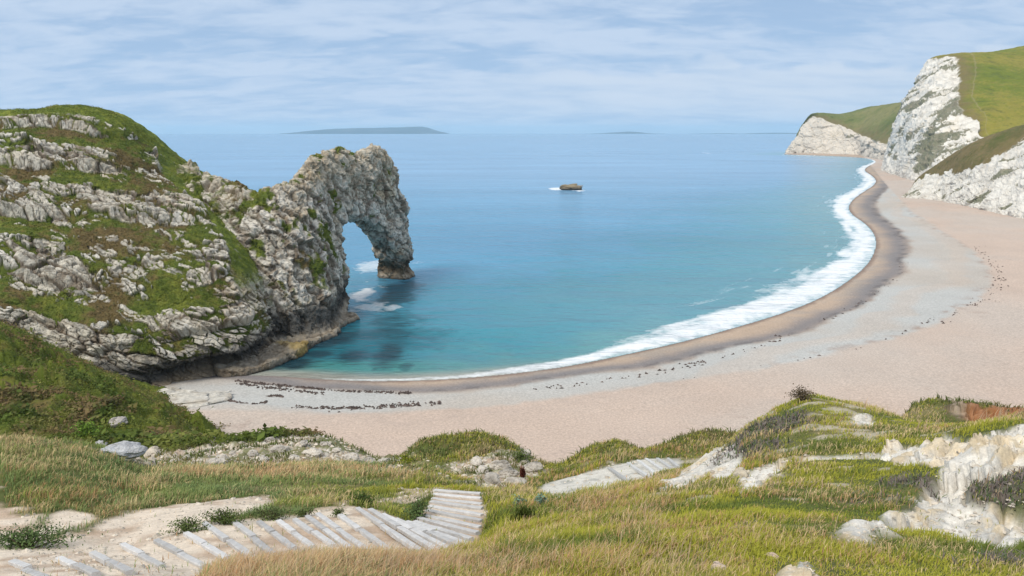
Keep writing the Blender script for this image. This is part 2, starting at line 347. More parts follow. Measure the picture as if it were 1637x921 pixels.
# ---- headland
def build_headland():
    R = [
     [(-250,560,128),(0,550,128),(80,590,128),(160,605,129),(240,614,132),(320,596,139),(385,583,145),(426,566,151),(436,560,160),(460,555,186)],
     [(-250,490,131),(0,490,132),(80,520,132),(160,540,132),(240,552,134),(320,540,138),(375,532,142),(411,527,146),(428,520,156),(455,512,182)],
     [(-250,430,140),(0,430,141),(80,445,141),(160,455,142),(240,464,143),(300,462,144),(345,457,146),(372,450,150),(402,440,160),(445,432,187)],
     [(-250,370,150),(0,370,151),(80,380,152),(150,392,152),(220,398,153),(280,395,155),(325,393,157),(356,392,160),(396,400,171),(440,400,192)],
     [(-250,300,162),(0,305,163),(70,312,164),(130,322,164),(190,335,165),(240,338,167),(290,340,170),(323,340,174),(372,352,184),(420,350,202)],
     [(-250,240,175),(0,242,176),(60,245,177),(110,252,177),(160,262,178),(200,272,180),(235,280,183),(264,283,187),(322,303,196),(375,318,212)],
     [(-250,196,188),(0,186,190),(50,184,191),(100,184,193),(140,187,195),(180,197,197),(212,213,199),(238,232,202),(286,262,208),(335,286,216)],
     [(-250,186,196),(0,175,198),(60,176,199),(90,169,202),(130,168,205),(175,177,207),(215,199,209),(250,226,212),(300,263,218),(345,284,222)]]
    net = np.array([[W(*q) for q in r] for r in R])
    low = net[0].copy(); low[:, 1] += .5; low[:, 2] = -3
    b1 = net[-1].copy(); b1[:, 1] += 14; b1[:, 2] -= 6; b2 = net[-1].copy(); b2[:, 1] += 36; b2[:, 2] = -4
    net = np.vstack([low[None], net, b1[None], b2[None]])
    r, c = 660, 840
    G = catmull(catmull(net, r, 0), c, 1); Nn = grid_normals(G)
    if Nn[r // 3, c // 2, 1] > 0: Nn = -Nn
    P = G.reshape(-1, 3); Nn = Nn.reshape(-1, 3)
    rowp = np.repeat(np.linspace(0, 10, r), c); colp = np.tile(np.linspace(0, 9, c), r)
    gully = sm(colp, 7.0, 7.35) * sm(rowp, 2.2, 3.4)
    # strata: beds that stand proud with grassy ledges between
    bn = fbm(P, 26, 4, 1); bed = P[:, 2] + .13 * P[:, 0] + 4.6 * bn
    ph = (bed / 8.2) % 1.0
    prof = np.where(ph < .5, sm(ph, .0, .12), 1 - (ph - .5) * 2)       # steep bottom, sloping top
    stren = .25 + .75 * sm(fbm(P * [1, 1, .6], 14, 3, 77), -.25, .25)
    top = sm(rowp + .25 * bn, 6.7, 7.3)
    rockiness = (1 - gully) * (1 - top)
    disp = 1.9 * (prof - .5) * rockiness * stren * sm(rowp, .8, 2)
    d, e, e2, c1, c2 = rocky(P, 4.6, 1.4, 2, .45, 2.0, .5)
    vn = fbm(P * [.7, 1, 1.6], 7, 5, 12); vn2 = fbm(P, 1.6, 4, 15)
    # how much bare rock each bed shows; single blocks poke out of the turf
    thr = .52 + .50 * np.where(ph < .5, 1, -.55) * stren + .55 * vn - .16 * sm(rowp, 3.8, 5.5) + .75 * (1 - sm(rowp, 1.7, 2.5)) - .25 * (np.exp(-((rowp - 2.1 - .3 * bn) / .28) ** 2))
    thr += np.exp(-((rowp - 2.9) / .35) ** 2) * sm(colp, 5.6, 6.6) * .7
    key = .55 * c1 + .45 * c2 + .35 * vn2 + .30 * (1 - e2) + .35 * (1 - e)
    veg = sm(key - thr, -.05, .06)
    veg = np.maximum(veg, gully * sm(vn2 * 1.1 + .62, -.1, .2)); veg = np.maximum(veg, top * sm(vn2 + .9 - .8 * (rowp < 7.), .0, .3))
    disp += d * (1 - veg * .75) * (1 - .7 * gully) * (1 - .8 * top) + veg * (.45 * fbm(P, 1.6, 4, 8) - .28)
    # wave-cut notch along the foot
    notch = np.exp(-((P[:, 2] - 2.6) / 1.7) ** 2) * sm(colp, 3.2, 5.); disp -= 3.4 * notch
    disp += 1.3 * fbm(P, 16, 3, 31)*(1-top)
    V = P + Nn * disp[:, None]
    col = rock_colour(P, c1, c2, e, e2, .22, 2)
    vc = veg_colour(P, 3, .70)
    vc = np.where((top > .5)[:, None] | (gully > .5)[:, None], veg_colour(P, 5, .0) * 1.35 , vc)
    col = col * (1 - veg[:, None]) + vc * veg[:, None]
    # dark algae band and tide stain on the lowest rock
    wet = (1 - sm(P[:, 2] + 1.6 * fbm(P, 5, 4, 60), 4.4, 7.4)) * sm(P[:, 2] + fbm(P, 4, 3, 61), -.6, 1.2); col = mixc(col, (.045, .042, .04), wet * .88)
    col = mixc(col, (.36, .28, .19), (1 - sm(P[:, 2], .6, 2.2)) * .7)
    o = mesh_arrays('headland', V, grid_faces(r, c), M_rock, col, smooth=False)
    tag(o, 'steep grassy limestone headland with grey rock ledges left of the sea arch', 'headland')
    vis = veg * (rowp < 8.2) * (rowp > .5) * (colp > 1)
    cover(V, Nn, vis, 52000, .34, vc)
build_headland()

# ---- arch
def build_arch():
    crest = pxl([(270,255,212),(300,265,206),(350,288,192),(410,312,180),(440,302,182),(480,287,190),(500,256,200),(522,245,208),(545,238,216),(595,237,234),(640,290,250),(652,300,258),(660,300,270)])
    pc = W(crest[:, 0], crest[:, 1], crest[:, 2])[:, :2]; pc = smooth1(catmull(pc, 120, 0), 25, 0)
    seg = np.hypot(*(pc[1:] - pc[:-1]).T); cs = np.concatenate([[0], np.cumsum(seg)])
    def hit(px, py, off=0.):
        """pixel -> (s, z) on the vertical curtain over the plan curve, shifted OFF metres to the seaward-east"""
        T = np.gradient(pc, axis=0); T /= np.linalg.norm(T, axis=1, keepdims=True); nrm = np.stack([T[:, 1], -T[:, 0]], 1)
        q = pc + nrm * off; a, sl = ray(px, py); g = q[:, 0] - a * q[:, 1]
        k = np.nonzero((g[:-1] <= 0) != (g[1:] <= 0))[0]
        if len(k) == 0: return None
        k = k[-1]; t = g[k] / (g[k] - g[k + 1]); Y = q[k, 1] + t * (q[k + 1, 1] - q[k, 1])
        return cs[k] + t * (cs[k + 1] - cs[k]), CH + sl * Y
    sky = [hit(*q, 0) for q in ((295,262),(320,275),(350,290),(380,301),(410,312),(425,309),(440,301),(458,296),(472,287),(482,282),(489,264),(498,252),(510,247),(520,241),(532,242),(541,232),(550,238),(560,243),(574,246),(584,241),(594,232),(603,233),(611,241),(622,254),(633,270))]
    sky += [hit(*q, 3.) for q in ((642,298),(650,325),(656,345))] + [hit(*q, 5) for q in ((661,372),(664,400),(665,432))]
    sky = [q for q in sky if q is not None]
    end_s = sky[-1][0]
    poly = np.array([(sky[0][0] - 3, -5), (sky[0][0] - 3, sky[0][1])] + sky + [(end_s + .3, -5)])
    hole = [hit(*q, 5) for q in ((550,520),(549,490),(550,440),(551,405),(555,375),(562,354),(575,344),(592,348),(608,354),(625,374),(637,397),(643,420),(647,450))]
    hole = np.array([q for q in hole if q is not None]); hole = np.vstack([hole, [hole[-1][0] - .5, -6], [hole[0][0], -6]])
    shelf = WZ(np.array([372,405,440,480,515,548]), np.array([592,586,571,551,530,508]), .5)[:, :2]
    res = .36
    x0, x1, y0, y1 = -102, -18, 136, 276; z0, z1 = -2.6, 45.
    xs = np.arange(x0, x1, res); ys = np.arange(y0, y1, res); zs = np.arange(z0, z1, res)
    XX, YY = np.meshgrid(xs, ys, indexing='ij'); PP = np.stack([XX.ravel(), YY.ravel()], 1)
    n, s = sdist(PP, pc)                                    # n>0 : east of the curve (towards the beach)
    sk = [hit(q, 330)[0] if hit(q, 330) else 0 for q in (300, 350, 410, 440, 480, 500, 545)]
    we = np.interp(s, sk, [38, 34, 22.5, 17.5, 10.5, 7.6, 5.2]); we = np.where(s > sk[-1] + 25, 5.8, we)
    sd_sh, sal = sdist(PP, shelf); shw = 3.4 - np.abs(sd_sh) + 1.2 * fbm(np.column_stack([PP, 0 * s]), 5, 3, 4)
    Yp = PP[:, 1]
    vol = np.empty((len(xs), len(ys), len(zs)), np.float32)
    zc = np.interp(s, [q[0] for q in sky], [q[1] for q in sky])
    stab = np.linspace(cs[0] - 60, cs[-1] + 60, 1200)
    for k, z in enumerate(zs):
        q = np.column_stack([stab, np.full(len(stab), z)])
        A = np.interp(s, stab, polyd(q, poly)); B = np.interp(s, stab, -polyd(q, hole))
        f = np.clip(z / np.maximum(zc, 4), -.2, 1)
        wE = 1.6 + (we - 1.6) * np.clip(1 - f, 0, 1.3) ** .85; wW = 1.6 + np.where(Yp > 208, 3.4, 5.2) * np.clip(1 - f, 0, 1.3) ** .7
        over = 1.3 * math.exp(-((z - 5) / 4.) ** 2)
        lat = np.minimum(wE - n, n + wW)
        ff = np.minimum(np.minimum(A, B), lat)
        # soften the corners
        kk = 2.0; h = np.clip(.5 + .5 * (lat - np.minimum(A, B)) / kk, 0, 1); ff = lat * (1 - h) + np.minimum(A, B) * h - kk * h * (1 - h)
        sf = np.minimum(shw, (1.7 + .5 * (s * 0)) - z)
        vol[:, :, k] = np.maximum(ff, sf).reshape(len(xs), len(ys))
    vol[0] = vol[-1] = -1; vol[:, 0] = vol[:, -1] = -1; vol[:, :, 0] = -1; vol[:, :, -1] = -1
    # surface nets
    ins = vol > 0; nx, ny, nz = vol.shape
    cnt = np.zeros((nx - 1, ny - 1, nz - 1), np.float32); acc = np.zeros((nx - 1, ny - 1, nz - 1, 3), np.float32)
    corners = [(i, j, k) for i in (0, 1) for j in (0, 1) for k in (0, 1)]
    sl = lambda o: tuple(slice(o[a], vol.shape[a] - 1 + o[a]) for a in range(3))
    for a in corners:
        for b in corners:
            if sum(b) - sum(a) == 1 and all(b[i] >= a[i] for i in range(3)):
                va, vb = vol[sl(a)], vol[sl(b)]; m = (va > 0) != (vb > 0)
                t = np.where(m, va / (va - vb + 1e-12), 0); cnt += m
                for i in range(3): acc[..., i] += np.where(m, a[i] + t * (b[i] - a[i]), 0)
    act = cnt > 0; ids = -np.ones(act.shape, np.int64); ids[act] = np.arange(act.sum())
    ii = np.argwhere(act); V = (ii + acc[act] / cnt[act][:, None]) * res + np.array([x0, y0, z0])
    Fs = []
    for ax in range(3):
        o1, o2 = [(1, 2), (2, 0), (0, 1)][ax]
        a = [slice(None)] * 3; a[ax] = slice(0, -1); b = [slice(None)] * 3; b[ax] = slice(1, None)
        ch = ins[tuple(a)] != ins[tuple(b)]; w = np.argwhere(ch)
        w = w[(w[:, o1] > 0) & (w[:, o2] > 0) & (w[:, o1] < vol.shape[o1] - 1) & (w[:, o2] < vol.shape[o2] - 1)]
        q = []
        for (p, r_) in ((-1, -1), (0, -1), (0, 0), (-1, 0)):
            u = w.copy(); u[:, o1] += p; u[:, o2] += r_; q.append(ids[u[:, 0], u[:, 1], u[:, 2]])
        q = np.stack(q, 1); fl = ins[w[:, 0], w[:, 1], w[:, 2]]; q[~fl] = q[~fl][:, ::-1]; Fs.append(q[(q >= 0).all(1)])
    Fq = np.vstack(Fs)
    Nn = normals_of(V, Fq)
    # smooth the normals used for displacement
    for _ in range(3):
        S = np.zeros_like(Nn)
        for k in range(4):
            for j in range(3): S[:, j] += np.bincount(Fq[:, k], Nn[Fq[:, (k + 1) % 4], j] + Nn[Fq[:, (k + 3) % 4], j] + Nn[Fq[:, k], j], len(V))
        Nn = S / (np.linalg.norm(S, axis=1, keepdims=True) + 1e-9)
    d, e, e2, c1, c2 = rocky(V, 4.2, 1.5, 20, .8, 1.1, .8)
    big = fbm(V, 11, 4, 24)
    lowm = 1 - sm(V[:, 2], 1.2, 3)
    D = d * 1.1 * (1 - .55 * lowm) + 1.5 * big * (1 - .7 * lowm) + .35 * fbm(V, 1.2, 3, 27)
    notch = np.exp(-((V[:, 2] - 3.2) / 2.2) ** 2) * (V[:, 1] > 160); D = D - 1.1 * notch
    V2 = V + Nn * D[:, None]
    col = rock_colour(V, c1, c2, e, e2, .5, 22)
    col = mixc(col, (.50, .42, .30), sm(V[:, 2] + 5 * big, 26, 38) * .45)
    vn = fbm(V, 5, 4, 28); vn2 = fbm(V, 1.4, 3, 29)
    up = Nn[:, 2]
    veg = sm(vn + vn2 * .7 + up * .25 + .18 * (V[:, 1] < 196) - (V[:, 1] > 205) * .05, .40, .56) * sm(V[:, 2], 6, 12)
    gl = sm(-V[:, 0] + 2 * vn2, 60, 66) * sm(V[:, 2], 12, 20) * .75; veg = np.maximum(veg, gl * sm(vn2 + vn, -.25, .2))
    vc = veg_colour(V, 25, .15)
    col = col * (1 - veg[:, None]) + vc * veg[:, None]
    wet = (1 - sm(V[:, 2] + 3.4 * fbm(V, 6, 4, 62), 4.6, 8.8)) * sm(V[:, 2] + .5 * vn, 1.2, 2.6); col = mixc(col, (.05, .048, .045), wet * .85)
    sea_leg = sm(V[:, 1], 214, 222) * (1 - sm(V[:, 2] + 4 * vn, 4, 10)); col = mixc(col, (.20, .14, .08), sea_leg * .6)
    col = mixc(col, (.27, .22, .16), lowm * .8 * (V[:, 1] < 206) * sm(.7 + 1.2 * vn2, 0, .6)); col = mixc(col, (.36, .25, .06), lowm * sm(fbm(V, 6, 3, 64), 0, .3) * (V[:, 1] < 158) * .8)
    col = mixc(col, (.03, .03, .03), (1 - sm(V[:, 2], .1, .7)) * .8)
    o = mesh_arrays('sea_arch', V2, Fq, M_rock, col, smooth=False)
    tag(o, 'rugged pale limestone sea arch standing in blue water', 'sea arch')
    cover(V2, Nn, veg, 9000, .32, vc)
build_arch()

# ---- generic cliff from a surveyed net
def cliff(name, cols, r, c, big, small, seed, fn, back=(0, [220], -6), label=None, amp=1.):
    net = np.array([[W(*q) for q in cc] for cc in cols]).transpose(1, 0, 2)
    low = net[0].copy(); low[:, 2] = -3
    bk = net[-1].copy(); dy_ = np.interp(np.arange(len(cols)), np.linspace(0, len(cols) - 1, len(back[1])), back[1])
    bk[:, 0] += back[0] + dy_ * bk[:, 0] / bk[:, 1]; bk[:, 1] += dy_; bk[:, 2] = back[2]      # the hidden side falls away inland
    net = np.vstack([low[None], net, bk[None]])
    nr = len(net) - 1
    G = catmull(catmull(net, r, 0), c, 1); Nn = grid_normals(G)
    P = G.reshape(-1, 3); Nn = Nn.reshape(-1, 3)
    mid = Nn.reshape(r, c, 3)[r // 3, c // 2]
    if mid[1] > 0: Nn = -Nn
    rowp = np.repeat(np.linspace(0, nr, r), c); colp = np.tile(np.linspace(0, len(cols) - 1, c), r)
    D, col = fn(P, Nn, rowp, colp, big, small, seed)
    o = mesh_arrays(name, P + Nn * D[:, None], grid_faces(r, c), M_chalk, col)
    tag(o, label, 'cliff'); return o

def chalk_fn(edge, veg_streak=.5, tone=(.70, .67, .61), grass=((.13, .16, .016), (.23, .205, .035)), track=True, rag=.10, kst=.29):
    def fn(P, Nn, rowp, colp, big, small, seed):
        d, e, e2, c1, c2 = rocky(P, big, small, seed, .8, 1.)
        # runnels down the face
        u = P[:, 0] * .8 - P[:, 1] * .6
        rn = fbm(np.column_stack([u / big * .9, P[:, 2] / big * .22 + u / big * .25, 0 * u]), 1., 4, seed + 5)
        lim = edge if not callable(edge) else edge(colp)
        n = fbm(P, big * 1.5, 4, seed + 7); n2 = fbm(P, small * 1.3, 4, seed + 9); n3 = fbm(P, small * .35, 3, seed + 19)
        g = sm(rowp + rag * n + rag * .6 * n2, lim - .03, lim + .04)
        ac = P[:, 2] + kst * P[:, 1]; alg = P[:, 2] - kst * P[:, 1]
        st = fbm(np.column_stack([ac / (big * .42), alg / (big * 1.7), P[:, 0] / (big * 3)]), 1., 4, seed + 13)
        zone = fbm(P, big * 2.2, 3, seed + 17)
        mv = sm(st * 1.1 + zone * .7 + n3 * .35 + n2 * .25, .62 - veg_streak * .55, .70 - veg_streak * .55) * (1 - g)
        mv *= np.where(rowp < 1.25, 0, 1)
        D = (d * .55 + rn * big * .26 + n * big * .16 + n3 * small * .12) * (1 - .9 * g) + g * big * .05 * n2 + mv * small * .12
        col = mixc(np.zeros((len(P), 3)) + np.array(tone), (.50, .47, .42), sm(n2 * .6 + rn * .6 + (c2 - .5) * .5, -.1, .7) * .7)
        col = mixc(col, (.60, .50, .36), sm(n + .5 * n2, .25, .7) * .30); col = mixc(col, (.33, .31, .28), (1 - e) * .22)
        vg = mixc(np.zeros((len(P), 3)) + np.array([.10, .11, .05]), (.19, .17, .11), sm(n3, -.2, .4))
        col = col * (1 - mv[:, None] * .85) + vg * mv[:, None] * .85
        n4 = fbm(P * [1, 1, 2.], big * 4, 5, seed + 15)
        gc = mixc(np.zeros((len(P), 3)) + np.array(grass[0]), grass[1], sm(n4 * 1.4 + n3 * .6, -.25, .35)); gc = mixc(gc, (.075, .10, .02), sm(-n4 * 1.4 + n2 * .5, .25, .6) * .6); gc = mixc(gc, (.05, .075, .014), sm(n2 + n3 * .8 + n4 * .4, .25, .75) * .55)
        gc = mixc(gc, (.17, .13, .055), (1 - sm(rowp + .2 * n2 + .25 * n4, lim, lim + .40)) * .85)
        if track:
            for off, w in ((.30, .012),):
                q = rowp - lim - off + .05 * n4 + .02 * n2; gc = mixc(gc, (.30, .25, .15), np.exp(-(q / w) ** 2) * .45)
        col = col * (1 - g[:, None]) + gc * g[:, None]
        foot = (1 - sm(P[:, 2] + 1.5 * n2, 1, 5)) * (1 - g); col = mixc(col, (.55, .51, .45), foot * .6)
        return D, col
    return fn
cliff('chalk_cliff', [
   [(1730,330,520),(1690,270,560),(1640,228,640),(1700,205,660),(1850,190,690)],
   [(1560,300,600),(1565,262,640),(1568,223,700),(1640,196,720),(1850,165,780)],
   [(1490,300,670),(1525,240,700),(1560,196,735),(1640,160,780),(1850,130,860)],
   [(1452,290,735),(1485,210,762),(1530,168,790),(1637,125,860),(1850,100,950)],
   [(1432,281,830),(1462,180,860),(1534,125,875),(1637,98,930),(1850,80,1040)],
   [(1417,270,930),(1446,165,950),(1525,92,955),(1637,81,1000),(1850,62,1100)],
   [(1412,263,1000),(1445,170,1010),(1484,96,1000),(1560,86,1040),(1850,66,1160)]],
   560, 520, 17., 5., 101, chalk_fn(3.0, 1.05), (60, [300], -6), 'tall white chalk cliff topped by a green hill at the end of the beach')
cliff('chalk_cliff', [
   [(1443,318,534),(1447,314,538),(1452,309,543),(1458,306,548)],
   [(1446,316,535),(1457,303,545),(1464,291,560),(1470,286,575)],
   [(1500,322,506),(1502,296,520),(1503,272,540),(1508,259,560)],
   [(1560,336,450),(1558,290,475),(1550,252,500),(1560,229,540)],
   [(1637,354,394),(1637,290,425),(1633,228,465),(1637,204,520)],
   [(1800,395,317),(1800,280,350),(1800,190,400),(1800,165,470)]],
   460, 620, 9., 2.6, 131, chalk_fn(lambda c: np.interp(c, [0, 1.5, 2.5, 3.2, 3.8, 5], [2.9, 2.9, 2.5, 2.45, 3.0, 3.4]), .62, (.68, .655, .60), ((.10, .10, .03), (.17, .13, .06)), track=False, rag=.42, kst=.54), (12, [6, 14, 60, 160, 220, 220], -4), 'low crumbling chalk cliff nearest the shingle with a dark grassy brow')
cliff('chalk_cliff', [
   [(1262,246.2,1800),(1268,238,1815),(1282,221,1830),(1284,220,1840)],
   [(1255.5,246.4,1765),(1260,238,1775),(1273,219,1785),(1276,217,1800)],
   [(1290,247.4,1720),(1286,222,1740),(1298,188,1765),(1300,187,1800)],
   [(1330,248.4,1665),(1332,225,1700),(1336,199,1730),(1347,184,1850)],
   [(1370,250,1584),(1370,232,1620),(1372,214,1650),(1391,172,1850)],
   [(1405,256,1360),(1405,243,1400),(1406,228,1450),(1440,164,1700)],
   [(1440,262,1200),(1440,250,1230),(1450,235,1280),(1500,150,1500)]],
   300, 560, 24., 8., 161, chalk_fn(3.0, .0, (.62, .56, .48), ((.13, .15, .04), (.20, .19, .07)), track=False), (40, [10, 60, 300, 400, 400, 400, 400], -6), 'far white headland with a pale green top jutting into the sea')

# ---- lone rock in the bay
def rock_mesh(name, centre, size, seed, mat=M_rock, colf=None, n=28, sink=.25, rough=.28, parent=None):
    th = np.linspace(0, np.pi, n); ph = np.linspace(0, 2 * np.pi, 2 * n)
    T, Q = np.meshgrid(th, ph, indexing='ij'); S = np.stack([np.sin(T) * np.cos(Q), np.sin(T) * np.sin(Q), np.cos(T)], -1).reshape(-1, 3)
    f1, f2, v, r = worley(S * 1.3 + seed * 3.1, seed)
    rad = 1 + rough * ((r[0] - .5) * 1.2 + (v[:, 0] * (r[1] - .5) + v[:, 1] * (r[2] - .5)) * 1.4) + .12 * fbm(S + seed * 5, .6, 3, seed) - .12 * (1 - sm(f2 - f1, 0, .2))
    V = S * rad[:, None] * np.array(size) / 2; V[:, 2] += size[2] * (.5 - sink)
    P = V + np.array(centre)
    c = colf(P, S) if colf else mixc(np.zeros((len(P), 3)) + np.array([.55, .52, .46]), (.40, .34, .26), sm(fbm(P, max(size) * .3, 3, seed + 2), -.1, .5))
    o = mesh_arrays(name, V, grid_faces(n, 2 * n), mat, c, smooth=max(size) > 3, parent=parent); o.location = tuple(centre); return o
def sr_col(P, S):
    c = mixc(np.zeros((len(P), 3)) + np.array([.17, .135, .09]), (.28, .23, .15), sm(P[:, 2] + fbm(P, 2, 3, 4), 1.5, 3.)); return mixc(c, (.03, .03, .028), 1 - sm(P[:, 2], .4, 1.3))
c = WZ(np.array([916]), np.array([303.5]), 0.)[0]
tag(rock_mesh('sea_rock', (c[0], c[1], -.2), (18, 9, 6.2), 5, colf=sr_col, n=60, rough=.5), 'small dark rock alone in the open bay with surf around it', 'rock')

# ---- distant land
def distant(name, prof, Y, depth, col, label, z_low=-40):
    prof = pxl(prof); n = 260; t = np.linspace(0, 1, n); px = np.interp(t, np.linspace(0, 1, len(prof)), prof[:, 0]); py = np.interp(t, np.linspace(0, 1, len(prof)), prof[:, 1])
    T = W(px, py, Y); rows = []
    for k, (dy, f) in enumerate(((-.5, 0), (-.42, .35), (-.25, .8), (-.08, 1), (.2, .97), (.5, 0))):
        q = T.copy(); q[:, 1] += dy * depth; q[:, 2] = np.where(f == 0, z_low, np.where(T[:, 2] > -20, T[:, 2] - (1 - f) * (T[:, 2] + 24), T[:, 2])); rows.append(q)
    G = catmull(np.array(rows), 40, 0); P = G.reshape(-1, 3); nn = fbm(P, 300, 4, 7); P[:, 2] += nn * 7 * (P[:, 2] > 0)
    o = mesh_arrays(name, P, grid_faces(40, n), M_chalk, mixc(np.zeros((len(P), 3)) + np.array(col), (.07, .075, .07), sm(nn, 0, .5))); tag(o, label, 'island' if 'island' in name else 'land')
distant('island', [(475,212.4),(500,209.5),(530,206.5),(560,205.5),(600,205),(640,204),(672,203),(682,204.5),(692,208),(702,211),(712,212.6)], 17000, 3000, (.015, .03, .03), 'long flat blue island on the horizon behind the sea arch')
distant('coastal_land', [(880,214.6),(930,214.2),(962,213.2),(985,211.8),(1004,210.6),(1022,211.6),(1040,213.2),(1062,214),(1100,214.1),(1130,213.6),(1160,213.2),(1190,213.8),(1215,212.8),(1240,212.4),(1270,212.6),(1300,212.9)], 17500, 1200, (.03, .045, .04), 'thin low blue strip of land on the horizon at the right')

# ================================================================== FOREGROUND TERRAIN
ROWS = [
 [(0,1500,2.2),(1637,1500,2.2)],
 [(-300,960,13),(0,960,13),(400,960,10),(800,960,8.5),(1200,960,7.5),(1637,960,7),(1950,960,7)],
 [(-300,930,15.5),(0,921,15.2),(200,912,14.8),(330,935,13),(400,918,12.2),(480,906,12),(600,901,12.6),(700,896,13.4),(770,890,14.4),(810,862,15),(1000,850,13.5),(1200,840,12),(1400,850,12),(1637,885,10.5),(1950,900,10)],
 [(-300,905,18),(0,900,17.4),(200,897,17.6),(330,910,16.6),(400,906,16.4),(480,900,16.8),(600,893,17.4),(700,888,18.2),(770,872,19),(810,845,19.),(1000,818,17.5),(1200,792,17),(1400,805,15.5),(1500,820,14.6),(1637,850,13),(1950,860,13)],
 [(-300,850,21),(0,858,21),(200,872,20.3),(330,846,21),(400,838,21.8),(480,830,22.6),(560,816,23.8),(650,822,24),(690,790,27.6),(770,790,28),(850,806,24.5),(1000,778,26.5),(1100,766,26),(1200,742,23.5),(1300,742,21.5),(1400,760,19.4),(1500,755,18),(1637,770,16.2),(1950,780,16)],
 [(-300,770,27),(0,770,26.5),(100,785,26),(200,800,26.5),(400,788,28.5),(560,788,29.5),(650,788,30.),(700,782,31.5),(780,785,33),(860,792,33),(950,786,33),(1000,784,32.5),(1100,760,31),(1200,700,28.5),(1300,690,27),(1400,705,24.5),(1500,700,22.5),(1570,690,20.5),(1637,690,19.5),(1950,690,19)],
 [(-300,700,36),(0,705,36),(100,707,37),(180,722,37.5),(220,742,38),(300,750,39),(400,750,40),(560,744,41),(680,748,41),(740,768,40),(800,775,40),(860,788,38.5),(905,792,38),(940,788,38),(975,784,38),(1010,775,38.5),(1045,767,39),(1090,756,40),(1150,725,38),(1190,685,36),(1240,655,36),(1290,631,37.5),(1350,642,38),(1400,654,37),(1450,672,33),(1500,680,29),(1560,680,25),(1637,668,23),(1950,640,22)],
 [(-300,735,47),(0,735,47),(180,748,49),(300,752,50),(400,754,50),(560,752,50),(680,756,49),(740,760,47),(800,758,46),(850,768,44),(900,764,44.5),(950,752,45.5),(1010,738,47),(1085,735,48.5),(1120,735,48.5),(1200,740,45),(1290,700,45),(1400,700,46),(1637,700,45),(1950,700,45)],
 [(-300,720,66),(0,716,68),(120,718,70),(200,728,68),(260,722,66),(330,712,66),(400,704,66),(480,695,66),(520,697,66),(560,715,65),(600,736,64),(640,733,62),(670,708,62),(710,697,62),(770,696,62),(820,712,61),(860,736,58),(900,742,56),(940,722,54),(985,713,53),(1030,722,53),(1080,702,54),(1120,696,55),(1180,697,55),(1230,720,55),(1350,720,55),(1430,680,52),(1460,652,52),(1540,645,52),(1600,655,52),(1700,655,52),(1950,650,52)],
 [(-300,590,88),(0,610,88),(100,638,88),(200,665,88),(300,698,87),(370,728,86),(420,745,86),(600,780,82),(1000,800,80),(1300,800,76),(1450,745,72),(1637,745,72),(1950,745,72)],
 [(-300,490,116),(0,523,116),(60,546,116),(110,573,116),(180,606,116),(240,633,116),(300,669,111),(350,697,106),(392,718,102),(440,745,102),(700,760,100),(1950,760,100)],
]
aT = np.concatenate([np.linspace(-1.6, -.72, 60)[:-1], np.linspace(-.72, .72, 1150), np.linspace(.72, 1.6, 60)[1:]])
yT = np.geomspace(1.0, 140, 900)
def build_heights():
    Ys, Zs = [np.full(len(aT), .5)], [np.full(len(aT), CH - 1.65)]
    for r in ROWS:
        r = pxl(r); a, s = ray(r[:, 0], r[:, 1]); o = np.argsort(a)
        # smooth the row laterally
        Y = np.interp(aT, a[o], r[o, 2]); S = np.interp(aT, a[o], s[o])
        Y = smooth1(Y, 60, 0); S = smooth1(S, 14, 0)
        Ys.append(Y); Zs.append(CH + S * Y)
    last = Ys[-1]
    Ys.append(last + 14); Zs.append(Zs[-1] * .6 - 1.5); Ys.append(last + 40); Zs.append(0 * last - 3)
    Ys = np.array(Ys); Zs = np.array(Zs)
    # beyond the surveyed crest the ground drops to the beach
    H = np.empty((len(yT), len(aT)))
    for j in range(len(aT)):
        y = Ys[:, j]; z = Zs[:, j]
        # monotone tangents
        h = np.diff(y); dl = np.diff(z) / h; m = np.zeros(len(y)); m[1:-1] = np.where(dl[:-1] * dl[1:] > 0, 2 * dl[:-1] * dl[1:] / (dl[:-1] + dl[1:] + 1e-12), 0)
        m[0] = dl[0]; m[-1] = dl[-1]
        k = np.clip(np.searchsorted(y, yT) - 1, 0, len(y) - 2); t = np.clip((yT - y[k]) / h[k], 0, 1)
        H[:, j] = (2*t**3-3*t**2+1)*z[k] + (t**3-2*t**2+t)*h[k]*m[k] + (-2*t**3+3*t**2)*z[k+1] + (t**3-t**2)*h[k]*m[k+1]
    return H
HB = build_heights()
HB = smooth1(HB, 4, 0)
lyT = np.log(yT)
def t_index(x, y):
    a = x / y; j = np.interp(a, aT, np.arange(len(aT))); i = np.interp(np.log(y), lyT, np.arange(len(yT))); return i, j
def t_sample(Fd, x, y):
    i, j = t_index(x, y); i0 = np.clip(i.astype(int), 0, len(yT) - 2); j0 = np.clip(j.astype(int), 0, len(aT) - 2); fi, fj = i - i0, j - j0
    return Fd[i0, j0]*(1-fi)*(1-fj) + Fd[i0+1, j0]*fi*(1-fj) + Fd[i0, j0+1]*(1-fi)*fj + Fd[i0+1, j0+1]*fi*fj
def t_ray(px, py, Hf, ymin=4.):
    a, s = ray(px, py); ys = np.exp(np.linspace(math.log(ymin), math.log(139), 1500)); z = t_sample(Hf, float(a) * ys, ys); zr = CH + float(s) * ys
    k = np.nonzero(z >= zr)[0]
    if len(k) == 0: return None
    y = ys[k[0]]; return np.array([float(a) * y, y, z[k[0]]])
def region(pts): 
    q = [t_ray(x, y, HB) for x, y in pts]; q = [p[:2] for p in q if p is not None]; return np.array(q)

